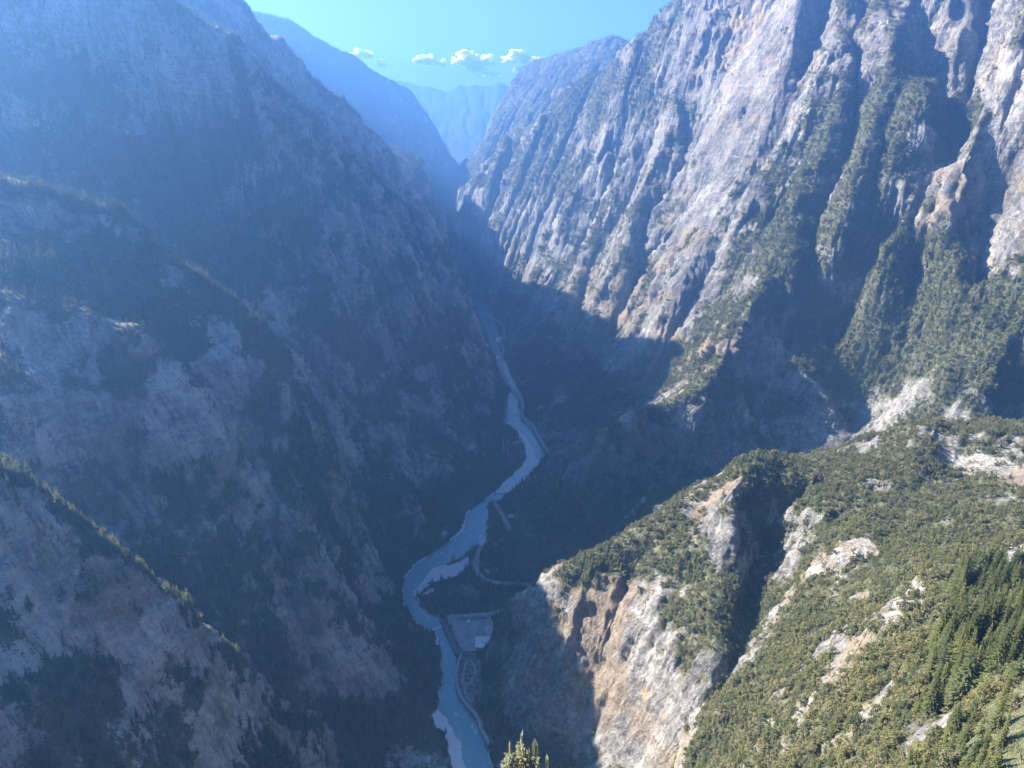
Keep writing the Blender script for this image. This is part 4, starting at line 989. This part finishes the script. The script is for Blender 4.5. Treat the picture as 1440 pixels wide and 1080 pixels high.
vehicle('coach', 'white coach parked alone near the back of the car park', 'coach', (p[0], p[1], 9.01), .04, 9.5, 2.6, 3.3, [(-.5, .12), (.5, .12), (.5, .5), (.47, 1), (-.49, 1)],
        [('side_windows', (-1.32, -1.302, -4.2, 4.0, 1.7, 2.7)), ('side_windows', (1.302, 1.32, -4.2, 4.0, 1.7, 2.7)), ('windscreen', (-1.1, 1.1, 4.62, 4.76, 1.6, 2.9)), ('rear_window', (-1.0, 1.0, -4.77, -4.7, 1.8, 2.7)), ('roof_hatch', (-.5, .5, 1.2, 2.4, 3.3, 3.36))], .5)
p = at_z(664.3, 903.5, 9.01)
vehicle('car', 'small white car parked beside the big pale roofed house', 'car', (p[0], p[1], 9.01), -.05, 4.4, 1.8, 1.5, [(-.5, .18), (.5, .18), (.5, .5), (.26, .62), (.10, 1), (-.34, 1), (-.48, .64)],
        [('windscreen', (-.75, .75, .62, .95, 1.0, 1.36)), ('side_windows', (-.915, -.902, -1.5, .8, .98, 1.36)), ('side_windows', (.902, .915, -1.5, .8, .98, 1.36)), ('rear_window', (-.72, .72, -1.98, -1.78, 1.0, 1.36))], .33)
# parking bay lines
bm = bmesh.new(); a = at_z(634, 879, 9); b = at_z(655, 911, 9); d = (b - a) / 14
for i in range(14):
    q = a + d * i; bm2 = [(q[0] + 2, q[1], 9.0), (q[0] + 8, q[1] + .6, 9.0)]; ribbon(bm, [np.array(x) for x in bm2], .18, .012)
tag(link_bm('parking_markings', bm, M_PAINT), 'white bay lines painted on the car park', 'road marking', None, 'structure')
# stone steps and small walls on the river terrace
for i, (px, py, w_) in enumerate(((674, 954, 6), (672, 960.5, 7), (671.5, 965, 7), (671, 969.5, 7), (670, 979, 6), (669, 984, 5))):
    p = at_z(px, py, 6.5); bm = bmesh.new(); box(bm, -w_ / 2, w_ / 2, -1.0, 1.0, -1, 2.0, .15); box(bm, -w_ / 2 - .2, w_ / 2 + .2, -1.2, 1.2, 2.003, 2.3, .05); box(bm, w_ / 2 - 1, w_ / 2 + .5, 1.003, 5, -1, 1.6, .1)
    o = link_bm('stone_wall', bm, M_STONE); o.location = p
    tag(o, 'low stone terrace wall beside the looping path, %s' % ('farthest from the viewer', 'second of six down the row', 'third of six down the row', 'fourth of six down the row', 'fifth of six down the row', 'nearest to the viewer')[i], 'wall', 'terrace walls beside the looping path')
# weir and white water
W_ = [at_z(x, y, .0) for x, y in ((574,862),(582,871),(591,879),(601,887),(612,882),(626,876))]
bm = bmesh.new(); ribbon(bm, [(q[0], q[1], .25) for q in W_], 3.0, 0, 3); tag(link_bm('weir', bm, M_CONC), 'low bent weir crossing the river beside the car park', 'weir')
def foam(pts, w_, label):
    L = []
    q = [at_z(x, y, 0) for x, y in pts]
    for a, b in zip(q, q[1:]):
        for t in np.linspace(0, 1, 10, endpoint=False): L.append(a + (b - a) * t)
    L = np.array(L); L[:, 0] += 1.2 * pnoise(L[:, 0] / 6, L[:, 1] / 6, 0 * L[:, 0]); bm = bmesh.new()
    for i in range(0, len(L) - 1):
        for k in range(2):
            c = L[i] + np.array([rv(-w_, w_) * .5, rv(-w_, w_) * .5, rv(.0, .25)]); s_ = rv(.3, .6) * w_
            bmesh.ops.create_icosphere(bm, subdivisions=1, radius=1, matrix=Matrix.Translation(Vector(c)) @ Matrix.Diagonal((s_, s_ * rv(.6, 1.2), .35 + .1 * s_, 1)))
    tag(link_bm('white_water', bm, M_FOAM, None, True), label, 'white water', None, 'stuff')
foam([(574,864),(582,873),(591,881),(601,889),(612,884),(626,878)], 3.0, 'bright white water falling over the bent weir')
foam([(585,846),(592,858),(603,868),(618,872)], 1.8, 'thin white rapids just upstream of the weir')
foam([(580,850),(586,863),(596,873)], 1.4, 'white streak of rapids along the outer bend above the weir')
foam([(595,843),(603,851),(614,859)], 2.0, 'short pale rapids beside the inner gravel bank')
# terraced fields inside the upper bend
for i, (a, b) in enumerate((((706,612),(713,628)), ((708,606),(717,626)), ((710,600),(722,624)), ((707,618),(709,640)), ((711,622),(714,640)))):
    p, q = at_z(*a, 4.5), at_z(*b, 4.5); bm = bmesh.new(); ribbon(bm, [np.r_[p[:2], 4.6], np.r_[(p + (q - p) * .5)[:2] + 1.2, 4.6], np.r_[q[:2], 4.6]], 3.2, 0, 3)
    tag(link_bm('terrace_wall', bm, M_CONC), 'grey field terrace wall inside the upper river bend, ' + ('outermost strip', 'second strip inwards', 'strip nearest the river', 'lower left short strip', 'lower right short strip')[i], 'wall', 'field terrace walls in the upper bend')
flat('field', poly([(714,630),(733,629),(740,640),(731,652),(716,655),(710,643)], 4.3), 4.3, M_FIELD, 'brown ploughed field patch inside the upper river bend', 'field')
# round look-out platform above the bend
p = at_z(719, 726, 14); e = bpy.data.objects.new('lookout_platform', None); C.objects.link(e); e.location = p; tag(e, 'pale round lookout platform above the short climbing road', 'platform')
bm = bmesh.new(); bmesh.ops.create_cone(bm, segments=32, radius1=7.5, radius2=7, depth=8, cap_ends=True, matrix=Matrix.Translation((0, 0, -3.5))); link_bm('deck', bm, M_PATH, e)
bm = bmesh.new(); q = [np.array([7.2 * math.cos(t), 7.2 * math.sin(t), 1.5]) for t in np.linspace(0, 5.2, 26)]; ribbon(bm, q, .5, 0, 1.1); link_bm('parapet', bm, M_ROOF, e)
bm = bmesh.new(); bmesh.ops.create_cone(bm, segments=24, radius1=3.4, radius2=3.0, depth=.6, cap_ends=True, matrix=Matrix.Translation((0, 0, .81))); link_bm('dais', bm, M_ROOF2, e)
log('floor things')
# ------------------------------------------------------------------ clouds
s = Nodes('cumulus_cloud'); s.b.inputs['Base Color'].default_value = (.97, .97, .97, 1); s.b.inputs['Roughness'].default_value = 1; s.b.inputs['Specular IOR Level'].default_value = 0
s.b.inputs['Subsurface Weight'].default_value = 1; s.b.inputs['Subsurface Radius'].default_value = (1, 1, 1); s.b.inputs['Subsurface Scale'].default_value = 160; M_CLOUD = s.m
CD = 15500
CLOUDS = [(508,77,15,6,'cumulus cloud wisp touching the left mountain skyline'),(537,90,6,4,'tiny cloud low on the slope of the left mountain skyline'),(599,85,17,6,'small white cloud left of the cloud group over the gap'),(623,89,5,4,'tiny puff right of the leftmost small cloud'),
 (655,84,20,8,'bright puffy cloud with a tall left tower over the gap'),(684,87,14,7,'round white cloud joined to the puffy one over the gap'),(670,98,14,4,'flat thin cloud under the puffy pair'),(688,106,17,4,'long flat lowest cloud streak over the far range'),
 (725,83,18,8,'large white cloud right of the centre over the gap'),(753,86,17,5,'hazy cloud trailing right from the large white one'),(733,99,13,4,'flat white cloud under the large right one'),(742,115,7,3,'faint cloud scrap by the skyline of the right peak')]
for px, py, rx, ry, lb in CLOUDS:
    c = at_d(px, py, CD); k = CD / CP / F * 1.02; bm = bmesh.new(); W2, H2 = rx * k * .88, ry * k * 1.1
    towers = [(rv(-.75, .75), rv(.6, 1.0)) for _ in range(3)]
    for i in range(60):
        u = rv(-1, 1); top = .25 + .35 * (1 - u * u) + max(h_ * math.exp(-((u - t_) / .28) ** 2) for t_, h_ in towers) * .6
        z_ = rv(-.5, top); r = rv(.16, .34) * H2 * (1.2 - abs(u) * .7)
        bmesh.ops.create_icosphere(bm, subdivisions=2, radius=1, matrix=Matrix.Translation((u * W2, rv(-.4, .4) * W2, z_ * H2)) @ Matrix.Diagonal((r * 2.0, r * 1.8, r * rv(.7, 1.1), 1)))
    o = link_bm('cloud', bm, M_CLOUD, None, True); o.location = c
    me = o.data; co = np.zeros(len(me.vertices) * 3, np.float32); me.vertices.foreach_get('co', co); co = co.reshape(-1, 3)
    nn = np.zeros(len(me.vertices) * 3, np.float32); me.vertices.foreach_get('normal', nn); nn = nn.reshape(-1, 3)
    dsp = fbm(co[:, 0] / (H2 * .3) + px, co[:, 1] / (H2 * .3), co[:, 2] / (H2 * .3), 4) * H2 * .15; co = co + nn * dsp[:, None]; me.vertices.foreach_set('co', co.ravel().astype(np.float32)); me.update()
    rm_ = o.modifiers.new('merge', 'REMESH'); rm_.mode = 'VOXEL'; rm_.voxel_size = H2 / 12; rm_.use_smooth_shade = True
    tag(o, lb, 'cloud', 'small cumulus clouds over the gap')
log('clouds')
# ------------------------------------------------------------------ sun, sky, air, camera
SUN_AZ, SUN_EL = math.radians(-67), math.radians(36)
sdir = Vector((math.sin(SUN_AZ) * math.cos(SUN_EL), math.cos(SUN_AZ) * math.cos(SUN_EL), math.sin(SUN_EL)))
sl = bpy.data.lights.new('sun', 'SUN'); sl.energy = 5; sl.angle = math.radians(.5); sl.color = (1, .91, .77)
so = bpy.data.objects.new('sun', sl); C.objects.link(so)
so.rotation_euler = sdir.to_track_quat('Z', 'Y').to_euler()
w = bpy.data.worlds.new('World'); bpy.context.scene.world = w; w.use_nodes = True
nt = w.node_tree; bg = nt.nodes['Background']
sky = nt.nodes.new('ShaderNodeTexSky'); sky.sky_type = 'NISHITA'; sky.sun_disc = False
sky.sun_elevation = SUN_EL; sky.sun_rotation = SUN_AZ % (2 * math.pi)
sky.altitude = 3000; sky.air_density = 1.0; sky.dust_density = 6.0; sky.ozone_density = 10.0
nt.links.new(sky.outputs[0], bg.inputs[0]); bg.inputs[1].default_value = .05
# haze: one closed box of even air round everything on the ground
bm = bmesh.new(); bmesh.ops.create_cube(bm, size=1.0)
HX0, HX1, HY0, HY1, HZ0, HZ1 = -9500, 9500, -900, 12700, -40, 1420
for v in bm.verts:
    v.co = Vector((HX0 if v.co.x < 0 else HX1, HY0 if v.co.y < 0 else HY1, HZ0 if v.co.z < 0 else HZ1))
hm = bpy.data.meshes.new('haze'); bm.to_mesh(hm); bm.free()
ho = bpy.data.objects.new('haze', hm); C.objects.link(ho); ho['kind'] = 'stuff'; ho['label'] = 'pale blue haze filling the air of the gorge'; ho['category'] = 'haze'
mt = bpy.data.materials.new('air_haze'); mt.use_nodes = True; n = mt.node_tree; n.nodes.clear()
out = n.nodes.new('ShaderNodeOutputMaterial'); pv = n.nodes.new('ShaderNodeVolumePrincipled')
pv.inputs['Color'].default_value = (.20, .47, 1.0, 1); pv.inputs['Density'].default_value = 1.7e-4; pv.inputs['Anisotropy'].default_value = .72
n.links.new(pv.outputs[0], out.inputs['Volume']); hm.materials.append(mt)
cd = bpy.data.cameras.new('camera'); cam = bpy.data.objects.new('camera', cd); C.objects.link(cam)
cam.location = EYE; cam.rotation_euler = (math.pi / 2 - PITCH, 0, 0)
cd.sensor_width = 36; cd.lens = 36 * F / 1440; cd.clip_start = 1; cd.clip_end = 60000
sc = bpy.context.scene; sc.camera = cam
sc.view_settings.view_transform = 'Standard'; sc.view_settings.look = 'None'; sc.view_settings.exposure = 2.55; sc.view_settings.gamma = 1
sc.cycles.max_bounces = 6; sc.cycles.volume_bounces = 1; sc.cycles.diffuse_bounces = 4; sc.cycles.transparent_max_bounces = 8
log('done', 'highest', max(float(V[:,2].max()),0))
